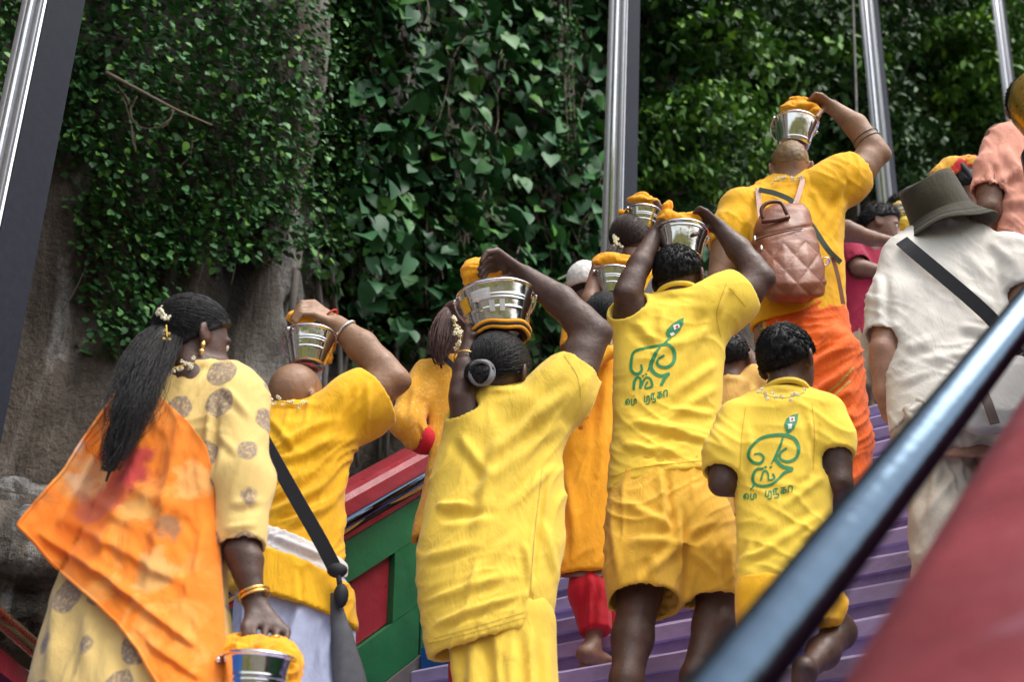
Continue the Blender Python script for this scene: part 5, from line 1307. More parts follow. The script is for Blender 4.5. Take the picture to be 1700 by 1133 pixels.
def tiny(Pn, b, x0, y0, x1, y1, hgt, seed):
    L = [[[(.1, .5), (.3, .3), (.45, .5), (.3, .7), (.1, .6), (.1, .25), (.5, .05), (.9, .3), (.85, .7), (.6, .8)]],
         [[(0, .1), (0, .9), (.5, .9), (.5, .4), (.75, .25), (.95, .5), (.9, .9)], [(.4, -.25), (.55, -.2)]], None,
         [[(0, .1), (0, .9), (.5, .9), (.5, .4), (.75, .25), (.95, .5), (.95, 1.25), (.3, 1.3)]],
         [[(.1, .9), (.1, .1), (.85, .1)], [(.5, .1), (.5, .8), (.9, .8), (.9, 1.25), (.2, 1.25)]],
         [[(0, .1), (.9, .1)], [(.45, .1), (.45, .95)], [(.45, .5), (.1, .5), (.1, .8), (.9, .75), (.9, .4), (.5, .42)]],
         [[(.05, .95), (.05, .1), (.7, .1), (.7, .95)]]]
    n = 7
    for i in range(n):
        if L[i] is None: continue
        t = (i + .05) / n; bx, by = lerp(x0, x1, t), lerp(y0, y1, t); wd = (x1 - x0) / n * .74
        for g in L[i]: Pn.ribbon(b, [(bx + q * wd, by - hgt + r_ * hgt + (q * wd) * (y1 - y0) / (x1 - x0)) for q, r_ in g], 2.1, step=1.5)
tiny(a, b, 1038, 676, 1112, 659, 12, 1)
bw = MB(); a.blob(bw, G5([(500, 110), (550, 95), (560, 125), (510, 150)]), .0032); a.blob(bw, G5([(470, 180), (500, 165), (520, 185), (490, 205)]), .0032)  # white spots belonging to the printed emblem
br = MB(); a.blob(br, G5([(522, 115), (540, 110), (545, 128), (527, 135)]), .0045)
pr = b.build('print', PRINT, tee, False); bw.build('print_white_spot', PRW, tee, False); br.build('print_dot', PRR, tee, False)
b = MB(); 
F = Field(.0065); Wst = [(756, 1014, 1196, .60), (800, 1010, 1202, .64), (860, 1009, 1212, .66), (905, 1010, 1220, .66)]; F.loft(Wst, a.z, 0, .04)
a.sleeve(F, [(1068, 880, 0, 60), (1069, 950, 0, 61), (1070, 1002, -.01, 62)], k=.05); a.sleeve(F, [(1162, 880, .0, 56), (1176, 945, .015, 52), (1182, 996, .03, 49)], k=.06); a.cavities(F)
for q, dd in (((1070, 1000, -.01), .04), ((1183, 996, .11), .04)): pass
a.cloth('shorts', F, YELS, [(75, .05, .22, .009), (25, .045, .2, .007)], [(1105, 775, 1120, 900, 6, -.014), (1120, 880, 1030, 830, 8, .010), (1125, 900, 1040, 900, 8, .012), (1130, 900, 1060, 970, 8, .012), (1140, 890, 1200, 860, 8, .010), (1145, 910, 1190, 960, 8, .010), (1015, 850, 1030, 980, 7, .010), (1085, 920, 1090, 1000, 7, .010), (1210, 900, 1215, 990, 6, .01), (1135, 840, 1140, 990, 5, -.016)], 22)
a.cap(.011, -.075, .045, HAIR_B, 5000, .014, lift=.16)
bucket('plain steel bucket held in both hands on the head of the youth in gold shorts', a, 1132, 430, .090, .066, .100, (.04, .04), .0, 30, (.9,))
bundle('yellow cloth with a standing corner on the bucket of the youth in gold shorts', a, [(1130, 366, 0, .06, .018, .06), (1108, 364, -.03, .03, .026, .03), (1104, 350, -.03, .014, .022, .014), (1110, 341, -.03, .008, .014, .008), (1150, 364, .02, .04, .016, .05), (1130, 376, -.085, .028, .016, .012)], BUNT, .004, seed=23, amp=.007)

# ---- 8 boy ------------------------------------------------------------------------------------------
a = Person('small boy with short black hair in a yellow T-shirt with green print, near the handrail', 4.3, 540, SK_D, .58, .006, hip=(1300, 920))
a.head(1306, 592, 38, 2, 0, .93, neck=(1302, 668))
rows = [(640, 1268, 1340, .5), (652, 1240, 1362, .55), (672, 1216, 1384, .58), (705, 1210, 1388, .58), (760, 1214, 1384, .6), (820, 1220, 1384, .6), (880, 1222, 1382, .62), (950, 1222, 1372, .62), (990, 1224, 1370, .62), (1030, 1224, 1370, .62)]
rows = a.rw(rows); a.torso(rows, .018)
a.arm([(1374, 690, 0, 30), (1386, 745, -.02, 27), (1392, 800, -.01, 25), (1392, 838, .08, 20)]); a.hand((1392, 838, .08), (1385, 850, .14), (1375, 855, .18), (.02, .05, .02), (1375, 838, .14))
a.arm([(1222, 700, 0, 30), (1204, 760, -.03, 27), (1198, 802, -.02, 24), (1232, 806, .07, 20)]); a.hand((1232, 806, .07), (1250, 806, .12), (1262, 806, .16), (.0, .06, .01), (1256, 790, .12))
ankle(a, [(1262, 960, 0), (1262, 1040, .06), (1250, 1133, .02)], [26, 24, 20], 0)
a.body.chain([a.p(1345, 960, 0), a.p(1394, 1050, .10), a.p(1366, 1085, .02), a.p(1338, 1118, -.08)], [a.r(24, 960), a.r(26, 1050), a.r(25, 1085), a.r(15, 1118)], .03)
kk = [a.p(1336, 1112, -.09), a.p(1330, 1150, -.05)]; a.body.cone(kk[0], kk[1], .032, .028, .02)
for i in range(5): a.body.cone(kk[1] + VC * (i - 2) * .011, kk[1] + VC * (i - 2) * .014 + np.array([0, -.03, .01]), .010, .008, .006)
a.finish(); a.eyes()
F = Field(.0065); F.loft(rows, a.z, 0, .03); a.sleeve(F, [(1368, 690, 0, 38), (1380, 730, -.01, 36), (1385, 758, -.02, 34)], k=.045); a.sleeve(F, [(1226, 702, 0, 38), (1208, 755, -.02, 36), (1199, 788, -.03, 32)], k=.045); a.cavities(F); 
a.hem(F, (1224, 984), (1370, 952), rows, 40)
tee = a.cloth('t_shirt', F, YELT, [(150, .05, .22, .006), (25, .035, .18, .005, (860, 980))], [(1355, 700, 1350, 800, 6, -.010), (1368, 790, 1290, 850, 7, .008), (1240, 700, 1250, 800, 7, .008), (1372, 850, 1260, 920, 8, .008), (1235, 930, 1290, 905, 6, .008), (1330, 900, 1376, 860, 6, .008), (1250, 900, 1225, 950, 6, .007), (1340, 680, 1360, 760, 6, .008)], 31)
a.collar(1304, 656, 38, .068, YELT, 0, .25, .009, tee); a.seam([[(1348, 670), (1352, 720), (1350, 780)], [(1238, 676), (1232, 720), (1228, 780)], [(1228, 977), (1300, 955), (1366, 946)], [(1362, 762), (1408, 752)], [(1178, 780), (1214, 792)]], SEAMY, tee)
b = MB(); G6 = lambda p: [(960 + x_ / 2.744, 720 + y_ / 2.744) for x_, y_ in p]; G7 = lambda p: [(960 + x_ / 2.36, 300 + y_ / 2.36) for x_, y_ in p]
a.blob(b, G7([(862, 914), (835, 922), (815, 935), (806, 958), (814, 984), (832, 988), (848, 970), (858, 945)])); a.ribbon(b, G7([(824, 984), (815, 1002)]), [5, 4])
a.ribbon(b, G6([(800, 95), (830, 95), (845, 115), (828, 137), (795, 132), (775, 103), (788, 62), (830, 25), (885, 10), (945, 10), (988, 30), (1004, 75), (988, 116), (950, 130), (920, 116), (922, 88), (950, 68)]), [3, 4, 5, 5, 5, 6, 6, 5, 4, 4])
a.ribbon(b, G6([(932, 20), (915, 70), (880, 140)]), [3, 5, 2]); a.ribbon(b, G6([(908, 95), (900, 118), (930, 152), (976, 163), (940, 180), (915, 205), (880, 234), (835, 242), (803, 230), (795, 200), (812, 166), (845, 162)]), [6, 6, 5, 4, 5, 5, 4])
a.ribbon(b, G6([(832, 216), (842, 180), (856, 172), (866, 190), (868, 214), (895, 205), (885, 185)]), 3.2); a.ribbon(b, G6([(803, 230), (795, 248), (783, 258)]), [4, 2]); a.ribbon(b, G6([(848, 158), (858, 152)]), 3.2); a.ribbon(b, G6([(872, 158), (882, 152)]), 3.2)
tiny(a, b, 1234, 833, 1320, 818, 12, 2)
b.build('print', PRINT, tee, False); bw = MB(); a.blob(bw, G7([(826, 930), (846, 928), (848, 946), (828, 950)]), .0032); a.blob(bw, G7([(820, 958), (838, 956), (834, 974), (822, 976)]), .0032); bw.build('print_white_spot', PRW, tee, False)
br = MB(); a.blob(br, G7([(833, 935), (841, 934), (842, 942), (834, 943)]), .0045); br.build('print_dot', PRR, tee, False)
F = Field(.0065); F.loft([(960, 1228, 1372, .6), (1000, 1226, 1378, .62), (1030, 1226, 1390, .64)], a.z, 0, .04); a.sleeve(F, [(1268, 990, 0, 42), (1264, 1050, .05, 42)], k=.04); a.sleeve(F, [(1345, 985, 0, 42), (1385, 1020, .06, 36)], k=.04); a.cavities(F)
a.cloth('shorts', F, YELW, [(75, .05, .22, .008)], [], 32)
a.cap(.013, -.085, .04, HAIR_B, 5500, .016, lift=.18)
a.flowers([(1262, 652, -.10), (1285, 660, -.115), (1310, 660, -.115), (1335, 652, -.10)], n=4, r=.006, seed=9)

# ---- 9 man with backpack -------------------------------------------------------------------------------
a = Person('tall shaved man in yellow T-shirt and orange wrap wearing a brown backpack', 6.3, 235, SK_H, .56, .0075, hip=(1335, 560))
a.head(1312, 272, 6, -4, 0, 1.03, neck=(1312, 335))
rows = [(288, 1282, 1344, .5), (302, 1256, 1376, .52), (322, 1232, 1396, .55), (350, 1222, 1402, .58), (400, 1232, 1400, .6), (450, 1238, 1402, .62), (500, 1242, 1405, .62), (530, 1244, 1408, .62), (575, 1244, 1408, .62)]
rows = a.rw(rows); a.torso(rows, .018)
a.arm([(1375, 312, 0, 34), (1428, 282, .02, 27), (1455, 255, .02, 24), (1420, 208, .02, 20), (1382, 178, .01, 12)])
a.hand((1382, 178, .01), (1360, 167, -.01), (1340, 170, -.02), (.006, .034, -.056), (1356, 194, -.09), (-.004, .012, -.006), 1.12)
a.arm([(1228, 350, 0, 32), (1208, 410, -.03, 27), (1194, 464, -.02, 23), (1222, 480, .10, 17), (1240, 478, .18, 13)]); a.hand((1240, 478, .18), (1250, 470, .24), (1258, 462, .28), (.0, .06, .02), (1262, 480, .24))
a.legs(1338, 600, .09, .09, .065, .045); a.finish(); a.eyes()
F = Field(.008); F.loft(rows, a.z, 0, .03); a.sleeve(F, [(1368, 318, 0, 44), (1400, 300, .01, 41), (1422, 288, .02, 36)], k=.05); a.sleeve(F, [(1232, 350, 0, 40), (1216, 388, -.02, 36), (1211, 412, -.03, 33)], k=.05); a.cavities(F);  a.hem(F, (1240, 530), (1408, 508), rows, 30)
tee = a.cloth('t_shirt', F, YELW, [(70, .05, .25, .007), (150, .05, .2, .006)], [(1400, 320, 1385, 400, 7, .010), (1395, 330, 1370, 390, 7, .010), (1410, 300, 1396, 345, 5, -.010), (1240, 350, 1245, 420, 6, .010), (1395, 420, 1398, 500, 6, .008), (1345, 310, 1370, 360, 6, .008)], 41)
F = Field(.008); D9 = [(500, 1256, 1402, .64), (540, 1256, 1412, .68), (590, 1256, 1420, .72), (640, 1252, 1424, .74), (690, 1262, 1425, .74), (740, 1280, 1422, .72), (800, 1290, 1414, .7), (860, 1295, 1408, .7)]
F.loft(D9, a.z, 0, .03); a.legs(1345, 700, .10, .13, .12, .10, F, foot=False)
dh = a.cloth('wrap', F, ORC, [(35, .045, .3, .012), (20, .05, .25, .010)], [(1420, 560, 1330, 620, 8, .018), (1422, 600, 1320, 680, 8, .018), (1424, 640, 1340, 700, 7, .016), (1422, 680, 1350, 740, 7, .016), (1270, 530, 1262, 640, 7, .012), (1330, 520, 1345, 620, 8, .010), (1390, 530, 1360, 600, 8, .010), (1415, 720, 1380, 790, 6, .012)], 42)
b = MB(); a.ribbon(b, [(1259, 522), (1263, 560), (1266, 600), (1264, 660)], 9, .002, 0); a.ribbon(b, [(1267, 522), (1271, 560), (1273, 600)], 5, .002, 1); a.ribbon(b, [(1416, 610), (1390, 640), (1355, 664)], 4, .002, 1); a.ribbon(b, [(1412, 632), (1388, 655), (1362, 672)], 4, .002, 1); b.build('border', [plain('border_green', (.05, .20, .06), .7), plain('border_gold', (.55, .32, .05), .5)], dh, False)
a.last = None
a.cap(.0025, -.06, .03, STUB, 0, name='stubble'); a.flowers([(1285, 302, -.10), (1300, 297, -.11), (1318, 296, -.11), (1336, 293, -.1)], n=4, r=.007, seed=10)
b = MB()
for q in ((1432, 226), (1437, 219)): 
    pass
a.ring(a.p(1441, 236, .02), a.p(1420, 208, .02) - a.p(1455, 255, .02), .062, .002, 'arm_thread', plain('thread_dark', (.03, .03, .03), .8)); a.ring(a.p(1437, 229, .02), a.p(1420, 208, .02) - a.p(1455, 255, .02), .061, .002, 'arm_thread', plain('thread_dark_band', (.03, .03, .03), .8))
bucket('shining steel bucket highest in the crowd on the shaved head of the tall man', a, 1318, 243, .098, .066, .118, (.14, .06), .0, 35, (.12,))
bundle('yellow cloth crumpled under the hand on the highest bucket', a, [(1328, 176, 0, .07, .016, .06), (1306, 180, -.03, .03, .014, .03), (1350, 186, .0, .035, .018, .04), (1325, 167, 0, .04, .012, .04), (1350, 196, .04, .02, .03, .02)], BUNT, .006, seed=33, amp=.008)
# backpack (worn, so a thing of its own)
bp = root('backpack', c2w(a.p(1310, 500, -.25)), 'quilted brown leather backpack on the back of the tall shaved man', 'backpack')
zb = lambda y: a.z(y) - .215
F = Field(.006); F.loft([(338, 1286, 1334, .6), (346, 1270, 1342, .7), (370, 1254, 1350, .75), (400, 1248, 1358, .8), (440, 1246, 1368, .85), (470, 1248, 1372, .85), (490, 1262, 1366, .8), (503, 1285, 1345, .6)], zb, 0, .02)
V, Q = F.mesh(3); N = vnormals(V, Q); xp = 850 + V[:, 0] / V[:, 2] * FPX; yp = 566.5 - V[:, 1] / V[:, 2] * FPX
def tri(t): return np.abs((t % 1) - .5) * 2
e1 = (xp * .90 + yp * .62) / 33; e2 = (xp * .80 - yp * .78) / 33; q_ = np.minimum(1 - tri(e1), 1 - tri(e2)); q_ = np.minimum(tri(e1 + .5), tri(e2 + .5)) if False else np.minimum(np.minimum(e1 % 1, 1 - e1 % 1), np.minimum(e2 % 1, 1 - e2 % 1)) * 2
mask = np.clip((yp - 398 - .0 * xp) / 6, 0, 1) * (N[:, 2] < .35)
d_ = mask * (.008 * np.sqrt(np.clip(q_, 0, 1)) - .004) + .004 * perlin(V * 18)
for y0, x0, x1 in ((392, 1252, 1330),): d_ += -.006 * np.exp(-((yp - (y0 - (xp - x0) * .18)) / 3) ** 2) * (N[:, 2] < .2)
V = V + N * d_[:, None]; bag = mesh('bag_body', c2w(V), Q[:, ::-1], LEA, bp)
def pz(x, y, d=0): return C(x, y, zb(y) + d)
b = MB(); b.tube(c2w(spline([pz(1268, 366, -.085), pz(1264, 348, -.10), pz(1275, 337, -.105), pz(1295, 336, -.105), pz(1304, 350, -.10), pz(1308, 362, -.085)], 20)), .0085, 8); b.build('grab_handle', plain('leather_dark', (.13, .035, .014), .4), bp)
b = MB(); b.tube(c2w(spline([pz(1264, 368, -.09), pz(1285, 366, -.10), pz(1310, 360, -.09)], 10)), .010, 8); b.build('handle_tab', plain('leather_tab', (.13, .035, .014), .4), bp)
def bstrap(name, pts, half, m): 
    g = spline([pz(*q) for q in pts], 24); t = np.gradient(g, axis=0); t /= np.linalg.norm(t, axis=1)[:, None]; sv = np.cross(t, [0, 0, 1.0]); sv /= np.linalg.norm(sv, axis=1)[:, None]; V = []
    for i in range(24):
        for p_, c_ in ((-1, 0), (1, 0), (1, 1), (-1, 1)): V.append(g[i] + sv[i] * half * p_ + np.array([0, 0, .005 * c_]))
    mesh(name, c2w(np.array(V)), [(i * 4 + k, i * 4 + (k + 1) % 4, i * 4 + 4 + (k + 1) % 4, i * 4 + 4 + k) for i in range(23) for k in range(4)], m, bp, False)
bstrap('shoulder_strap', [(1258, 312, .10), (1260, 335, .06), (1263, 366, -.02)], .011, LEA); bstrap('shoulder_strap', [(1334, 292, .13), (1330, 310, .085), (1322, 335, .04), (1314, 352, -.02)], .011, LEA)
GS = plain('strap_green_grey', (.12, .16, .13), .6); bstrap('webbing_strap', [(1260, 315, .085), (1290, 322, .06), (1320, 338, .045), (1350, 378, .05), (1375, 415, .08), (1396, 436, .13)], .011, GS); bstrap('webbing_strap', [(1372, 440, .0), (1382, 430, .06), (1392, 462, .08), (1400, 505, .10)], .008, LEA)
b = MB(); 
for x_, y_ in ((1253, 396), (1264, 412)): b.ball(c2w(pz(x_, y_, -.09)), (.006, .004, .014), 5)
b.build('zip_pull', SILV, bp); b = MB(); b.tube(c2w(spline([pz(1252, 400, -.06), pz(1275, 392, -.105), pz(1305, 384, -.11), pz(1332, 380, -.085)], 16)), .003, 5); b.build('zip', plain('zip_dark', (.10, .035, .02), .4), bp)
b = MB(); c0 = pz(1371, 434, -.01); b.tube(c2w(np.array([c0 + .016 * np.array([math.cos(t), math.sin(t), 0]) for t in np.linspace(0, 6.2832, 18)])), .003, 5, cap=False); b.build('strap_ring', SILV, bp)

# ---- 10 child between -----------------------------------------------------------------------------------
a = Person('child in an apricot shirt half hidden between the youth and the small boy, arm raised', 5.5, 560, SK_M, .58, .0075, hip=(1222, 800))
a.head(1210, 592, 20, 0, 0, .90, neck=(1212, 645)); rows = [(622, 1196, 1232, .5), (634, 1180, 1252, .55), (656, 1172, 1262, .6), (720, 1172, 1262, .6), (820, 1172, 1264, .62), (860, 1172, 1264, .62)]
rows = a.rw(rows); a.torso(rows, .02); a.arm([(1246, 642, 0, 16), (1254, 606, .0, 12), (1232, 578, .01, 11), (1215, 560, .0, 8)]); a.hand((1215, 560, 0), (1207, 550, 0), (1200, 542, 0), (.01, .01, .06), (1206, 558, -.03), k=.85); a.legs(1215, 830, .08, .08, .055, .04); a.finish()
F = Field(.008); F.loft(rows, a.z, 0, .03); a.sleeve(F, [(1240, 652, 0, 24), (1252, 632, 0, 22), (1257, 614, 0, 19)]); a.cavities(F); a.hem(F, (1172, 848), (1264, 848), rows, 25); a.cloth('shirt', F, fabric('cotton_apricot', (.80, .47, .12)), [(60, .05, .22, .008)], [(1252, 640, 1220, 700, 6, .01)], 51)
F = Field(.009); a.legs(1215, 830, .08, .10, .075, .055, F, foot=False); a.cloth('trousers', F, YEL)
a.cap(.013, -.085, .045, HAIR_B, 900, .018)

# ---- 11 man in magenta --------------------------------------------------------------------------------------
a = Person('young man in a magenta polo shirt and khaki trousers bending forward, face turned right', 8.2, 335, SK_B, .58, .0075, hip=(1440, 560))
a.head(1462, 372, 104, -14, 0, 1.08, neck=(1442, 418)); rows = [(402, 1420, 1452, .5), (414, 1404, 1468, .55), (440, 1396, 1474, .6), (500, 1400, 1470, .62), (540, 1402, 1466, .62), (575, 1402, 1466, .62)]
rows = a.rw(rows); a.torso(rows, .02); a.arm([(1412, 420, -.05, 18), (1424, 444, -.10, 14), (1462, 452, -.08, 12), (1490, 446, -.02, 9)]); a.hand((1490, 446, -.02), (1500, 442, 0), (1510, 446, .02), (.0, .06, .02), (1502, 434, -.03)); a.legs(1438, 570, .09, .09, .065, .045); a.finish(); a.eyes()
F = Field(.008); F.loft(rows, a.z, 0, .03); a.sleeve(F, [(1412, 418, -.04, 22), (1424, 440, -.09, 21)]); a.cavities(F); a.hem(F, (1400, 556), (1466, 556), rows, 25); a.cloth('polo_shirt', F, MAG, [(70, .05, .22, .008)], [], 61)
F = Field(.008); F.loft([(545, 1404, 1464, .62), (590, 1402, 1470, .64), (640, 1402, 1474, .64)], a.z, 0, .03); a.legs(1438, 600, .09, .11, .09, .075, F, foot=False); a.cloth('trousers', F, KHA, [(80, .05, .25, .008)], [], 62)
a.cap(.016, -.06, .05, HAIR_B, 1500, .024, lift=.55)
b = MB(); rr_ = np.random.default_rng(3)
for k in range(500):
    l = np.array([rr_.uniform(-.055, .055), .0, rr_.uniform(-.125, -.07)]); l[1] = .075 + .03 * (1 - (l[0] / .06) ** 2) + rr_.uniform(-.004, .003)
    if l[2] > -.085 and abs(l[0]) < .03: continue
    p_ = a.hl(l); b.add(c2w(np.array([p_, p_ + [.002, 0, 0], p_ + a.hM @ np.array([0, .008, -.006])])), [(0, 1, 2)])
b.build('beard', HAIR_B, a.o)

# ---- 12 light blue sleeve -------------------------------------------------------------------------------------
a = Person('man in a sky blue shirt behind the tall man, bare forearm reaching right', 7.5, 320, SK_B, .58, .008, hip=(1365, 560))
a.head(1352, 345, 60, -10, 0, 1.0, neck=(1352, 392)); rows = [(372, 1338, 1370, .5), (384, 1322, 1388, .55), (410, 1316, 1392, .6), (480, 1318, 1388, .62), (560, 1318, 1388, .62), (590, 1318, 1388, .62)]
rows = a.rw(rows); a.torso(rows, .02); a.arm([(1384, 384, -.05, 19), (1404, 382, -.07, 17), (1445, 396, -.05, 13), (1482, 402, -.02, 9)]); a.hand((1482, 402, -.02), (1494, 403, -.01), (1505, 408, .0), (.0, .05, .03), (1500, 398, -.04)); a.legs(1360, 590, .09, .09, .065, .045); a.finish()
F = Field(.008); F.loft(rows, a.z, 0, .03); a.sleeve(F, [(1380, 385, -.04, 24), (1397, 381, -.06, 22)]); a.cavities(F); a.hem(F, (1318, 575), (1388, 575), rows, 25); a.cloth('shirt', F, SKYB, [(70, .05, .22, .006)], [], 63)
F = Field(.009); a.legs(1355, 600, .09, .11, .09, .07, F, foot=False); a.cloth('trousers', F, NAVY); a.cap(.013, -.07, .045, HAIR_B, 700)

# ---- 13 pilgrim with white bucket ---------------------------------------------------------------------------------
a = Person('black haired pilgrim in yellow hugging a cloth wrapped bucket, behind the bucket hat', 9.3, 318, SK_M, .56, .008, hip=(1492, 560))
a.head(1496, 345, 150, -5, 0, .98, neck=(1496, 392)); rows = [(378, 1480, 1512, .5), (388, 1464, 1530, .55), (420, 1456, 1534, .6), (500, 1458, 1532, .62), (580, 1456, 1534, .62)]
rows = a.rw(rows); a.torso(rows, .02); a.arm([(1468, 400, -.05, 15), (1462, 440, -.12, 13), (1486, 432, -.20, 10)]); a.hand((1486, 432, -.2), (1492, 426, -.21), (1498, 420, -.21), (.0, .05, .02), (1494, 436, -.22)); a.legs(1492, 570, .09, .09, .065, .045); a.finish(); a.eyes()
F = Field(.008); F.loft(rows, a.z, 0, .03); a.sleeve(F, [(1468, 400, -.04, 19), (1463, 432, -.1, 18)]); a.cavities(F); a.cloth('tunic', F, YEL2, [(60, .05, .22, .01)], [], 65); F = Field(.009); a.legs(1492, 580, .09, .11, .09, .07, F, foot=False); a.cloth('trousers', F, YEL2); a.cap(.014, -.07, .045, HAIR_B, 800)
bucket('pale steel bucket hugged by the pilgrim beside the bucket hat', a, 1499, 366, .075, .055, .080, (0, .1), -.17, 10)
bundle('lemon cloth spilling below the pale bucket beside the bucket hat', a, [(1500, 372, -.18, .06, .04, .05), (1486, 392, -.18, .06, .04, .05), (1476, 418, -.16, .05, .05, .05), (1496, 340, -.16, .045, .016, .04), (1494, 358, -.20, .03, .05, .03)], YEL2, .007, seed=43, amp=.008)

# ---- 14 man in white shirt --------------------------------------------------------------------------------------------
a = Person('heavy man in an off white T-shirt and beige trousers wearing an olive bucket hat', 5.0, 290, SK_L, .60, .0065, hip=(1590, 650))
a.head(1560, 350, 36, 19, -10, 1.0, neck=(1572, 400, .05))
rows = [(360, 1534, 1604, .5), (374, 1510, 1636, .52), (396, 1486, 1668, .55), (440, 1472, 1690, .58), (520, 1462, 1694, .62), (580, 1466, 1698, .66), (640, 1468, 1700, .68), (700, 1474, 1702, .68), (760, 1478, 1702, .68)]
rows = a.rw(rows); a.torso(rows, .02)
a.arm([(1502, 430, 0, 36), (1480, 520, -.04, 28), (1466, 580, -.04, 24), (1468, 650, .02, 18), (1476, 690, .06, 13)]); a.hand((1478, 690, .06), (1486, 712, .09), (1492, 735, .11), (.01, .0, .07), (1498, 715, .06))
a.arm([(1678, 425, 0, 38), (1694, 480, -.03, 33), (1702, 540, -.02, 28), (1700, 610, .08, 20)]); a.hand((1700, 610, .08), (1698, 630, .12), (1695, 648, .14), (.01, .0, .07), (1690, 630, .1))
a.legs(1590, 700, .10, .11, .075, .05)
a.finish(); a.eyes()
F = Field(.0075); F.loft(rows, a.z, 0, .03); a.sleeve(F, [(1504, 432, 0, 42), (1484, 505, -.03, 40), (1467, 562, -.04, 33)], k=.05); a.sleeve(F, [(1672, 430, 0, 46), (1686, 468, -.02, 42), (1694, 492, -.03, 40)], k=.05); a.cavities(F); 
a.hem(F, (1480, 705), (1640, 610), rows, 45)
a.cloth('t_shirt', F, WHT, [(150, .045, .22, .007), (60, .06, .25, .006), (15, .04, .2, .005, (560, 720))], [(1600, 480, 1660, 520, 8, .010), (1590, 540, 1670, 560, 8, .010), (1500, 580, 1560, 560, 8, .008), (1530, 600, 1640, 580, 8, .009), (1490, 640, 1560, 610, 7, .008), (1470, 450, 1475, 560, 7, -.012), (1640, 400, 1690, 440, 8, .009), (1655, 430, 1665, 500, 6, -.010), (1600, 420, 1640, 470, 8, .008), (1500, 690, 1580, 650, 6, .01)], 71)
a.strap('bag_strap', [(1497, 400, -.12), (1520, 420, -.152), (1570, 462, -.168), (1620, 505, -.165), (1655, 540, -.15), (1690, 590, -.10)], .022, BLK)
F = Field(.0075); F.loft([(620, 1486, 1690, .68), (680, 1484, 1696, .70), (740, 1488, 1698, .70)], a.z, 0, .04)
F.chain([a.p(1548, 720, 0), a.p(1560, 800, .06), a.p(1560, 880, .0), a.p(1556, 980, -.02)], [a.r(64, 720), a.r(56, 800), a.r(46, 880), a.r(40, 980)], .05)
F.chain([a.p(1640, 720, .05), a.p(1650, 800, .16), a.p(1650, 900, .14)], [a.r(60, 720), a.r(52, 800), a.r(44, 900)], .05)
a.cloth('trousers', F, BEI, [(110, .05, .25, .010), (35, .05, .2, .008)], [(1500, 660, 1530, 760, 8, .012), (1560, 760, 1540, 860, 8, .012), (1600, 700, 1540, 800, 8, .012), (1590, 780, 1530, 870, 7, .012)], 72)
def foot_under(x, y, dz=0):
    e = c2w(a.p(x, y, dz)); return e @ UV, e @ VV
for x_, y_, d_ in ((1556, 980, -.02), (1650, 900, .14)):
    pass
hb = root('bucket_hat', c2w(a.hl((0, 0, .0))), 'olive canvas bucket hat with a stitched brim on the heavy man in off white', 'hat')
hM = a.hM; V = []; nh = 48; prof = [(.0, .122, 0), (.060, .120, 0), (.088, .112, 0), (.094, .098, 0), (.100, .02, 0), (.104, -.004, 0), (.112, -.016, 1), (.128, -.034, 1), (.146, -.052, 1), (.158, -.062, 1), (.157, -.066, 1), (.142, -.055, 1), (.105, -.014, 1)]
cr0 = []; bm = []
for j, (r_, h_, br_) in enumerate(prof):
    for k in range(nh):
        t = 2 * math.pi * k / nh; wv = (.008 * math.sin(2 * t + .8) + .005 * math.sin(5 * t)) * (br_ * (r_ - .1) / .05) - (.012 * math.cos(2 * t) if j < 3 else 0)
        V.append(a.hl((1.12 * r_ * math.sin(t) * .95, 1.12 * r_ * math.cos(t) * 1.14 - .008, 1.12 * h_ - .022 + wv + .004 * math.sin(3 * t) * (j in (3, 4)))))
V = np.array(V); fc = lambda j0, j1: [(j * nh + k, j * nh + (k + 1) % nh, (j + 1) * nh + (k + 1) % nh, (j + 1) * nh + k) for j in range(j0, j1) for k in range(nh)]
mesh('crown', c2w(V[:6 * nh]), fc(0, 5), OLV, hb); mesh('brim', c2w(V[5 * nh:]), [tuple(i - 5 * nh for i in f) for f in fc(5, 12)], OLV, hb)
b = MB()
for j in (7, 8): b.tube(c2w(np.vstack([V[j * nh:(j + 1) * nh], V[j * nh:j * nh + 1]]) + np.array([0, .0008, 0])), .0011, 4, cap=False)
b.build('brim_stitching', plain('thread_olive', (.09, .085, .06), .8), hb)
b = MB(); c0 = a.hl((.074, .055, -.03)); b.tube(c2w(np.array([a.hl((.078, -.0, -.018)), a.hl((.078, .06, -.024)), a.hl((.062, .098, -.026))])), .0018, 5); b.tube(c2w(np.array([a.hl((.04 + .022 * math.cos(t), .102, -.03 + .02 * math.sin(t))) for t in np.linspace(0, 6.28, 16)])), .0016, 5, cap=False); b.build('glasses', GOLD, a.o)
F = Field(.007); F.loft([(590, 1664, 1700, .4), (605, 1640, 1712, .5), (680, 1592, 1712, .5), (712, 1598, 1690, .45), (722, 1612, 1660, .4)], lambda y: a.z(y) - .22, 0, .02); a.cloth('shoulder_bag', F, fabric('canvas_grey', (.40, .38, .37)), [(60, .06, .2, .006)], [], 73)
a.strap('bag_trim', [(1628, 640, -.30), (1640, 670, -.305), (1652, 704, -.29)], .014, plain('trim_brown', (.07, .04, .03), .6))

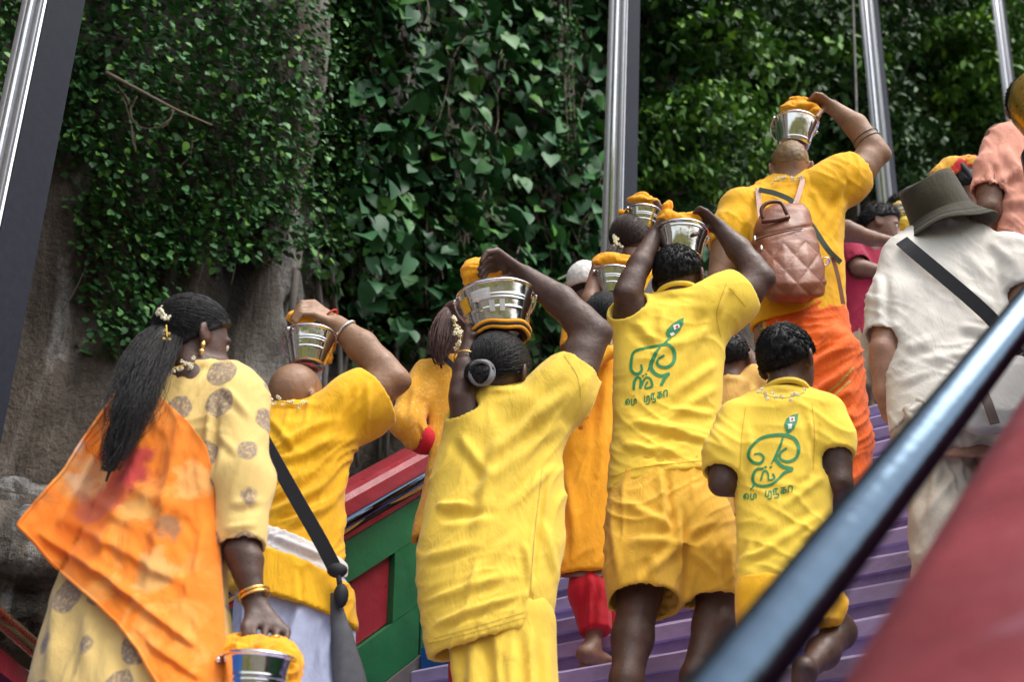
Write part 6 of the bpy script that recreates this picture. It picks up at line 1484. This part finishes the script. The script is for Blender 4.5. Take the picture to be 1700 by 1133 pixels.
# ---- 15 person with the bright headdress, 16 salmon shirt ----------------------------------------------------------------
a = Person('person bent under a red and yellow headdress wearing a lime shirt, beside the salmon shirt', 7.0, 275, SK_B, .56, .008, hip=(1630, 560))
a.head(1606, 310, 30, -10, 0, .98, neck=(1616, 360)); rows = [(345, 1606, 1640, .5), (358, 1590, 1662, .55), (390, 1586, 1668, .6), (480, 1588, 1668, .62), (580, 1588, 1668, .62)]
rows = a.rw(rows); a.torso(rows, .02); a.arm([(1598, 372, 0, 17), (1592, 420, -.04, 14), (1604, 450, .06, 10)]); a.legs(1628, 570, .09, .09, .065, .045); a.finish()
F = Field(.008); F.loft(rows, a.z, 0, .03); a.sleeve(F, [(1600, 372, 0, 21), (1594, 405, -.03, 20)]); a.cavities(F); a.cloth('shirt', F, fabric('cotton_lime', (.62, .52, .03)), [(60, .05, .22, .008)], [], 75); F = Field(.009); a.legs(1628, 580, .09, .11, .09, .07, F, foot=False); a.cloth('trousers', F, YEL); a.cap(.012, -.07, .045, HAIR_B, 300)
F = Field(.007); F.chain([a.p(1560, 292, -.05), a.p(1580, 280, -.05), a.p(1610, 278, -.05), a.p(1634, 290, -.03)], [.05, .055, .055, .05], .03); F.chain([a.p(1628, 290, -.05), a.p(1634, 320, -.05), a.p(1634, 355, -.04)], [.05, .05, .04], .03)
a.cloth('headdress', F, KAV, [(60, .03, .1, .012)], [(1570, 290, 1620, 280, 5, .01)], 76)
b = MB(); b.tube(c2w(spline([a.p(1596, 274, -.105), a.p(1604, 284, -.115), a.p(1614, 300, -.11)], 8)), .016, 8); b.build('headdress_band', BLK, a.o)
a = Person('man in a salmon pink shirt and white wrap at the far right, seen from behind', 6.2, 165, SK_B, .56, .0075, hip=(1705, 460))
a.head(1706, 170, 30, 0, 0, 1.0, neck=(1704, 230)); rows = [(194, 1684, 1730, .5), (206, 1664, 1752, .55), (230, 1648, 1768, .58), (290, 1648, 1768, .6), (350, 1654, 1762, .62), (405, 1656, 1762, .62), (440, 1656, 1764, .62)]
rows = a.rw(rows); a.torso(rows, .02); a.arm([(1662, 232, 0, 28), (1644, 310, -.04, 22), (1640, 345, -.05, 20), (1660, 385, .10, 14)]); a.hand((1660, 385, .1), (1668, 396, .16), (1675, 404, .2), (.0, .06, .02), (1676, 392, .15)); a.arm([(1754, 232, 0, 28), (1772, 310, -.04, 22), (1775, 380, .05, 14)]); a.legs(1706, 440, .09, .1, .065, .045); a.finish()
F = Field(.008); F.loft(rows, a.z, 0, .03); a.sleeve(F, [(1666, 236, 0, 33), (1650, 285, -.02, 31), (1642, 322, -.04, 29)], k=.04); a.sleeve(F, [(1750, 236, 0, 33), (1770, 320, -.04, 29)], k=.04); a.cavities(F); a.hem(F, (1654, 408), (1764, 396), rows, 30)
a.cloth('shirt', F, SAL, [(60, .05, .22, .009), (120, .05, .2, .008)], [(1660, 300, 1700, 280, 8, .012), (1655, 340, 1720, 330, 8, .01), (1650, 270, 1655, 320, 5, -.012), (1665, 240, 1700, 300, 8, .01)], 77)
F = Field(.009); F.loft([(395, 1654, 1764, .64), (500, 1650, 1768, .66), (600, 1652, 1766, .66)], a.z, 0, .03); a.legs(1706, 520, .09, .13, .12, .10, F, foot=False); a.cloth('wrap', F, WHB, [(80, .05, .3, .01)], [], 78); a.cap(.013, -.075, .045, HAIR_B, 900)
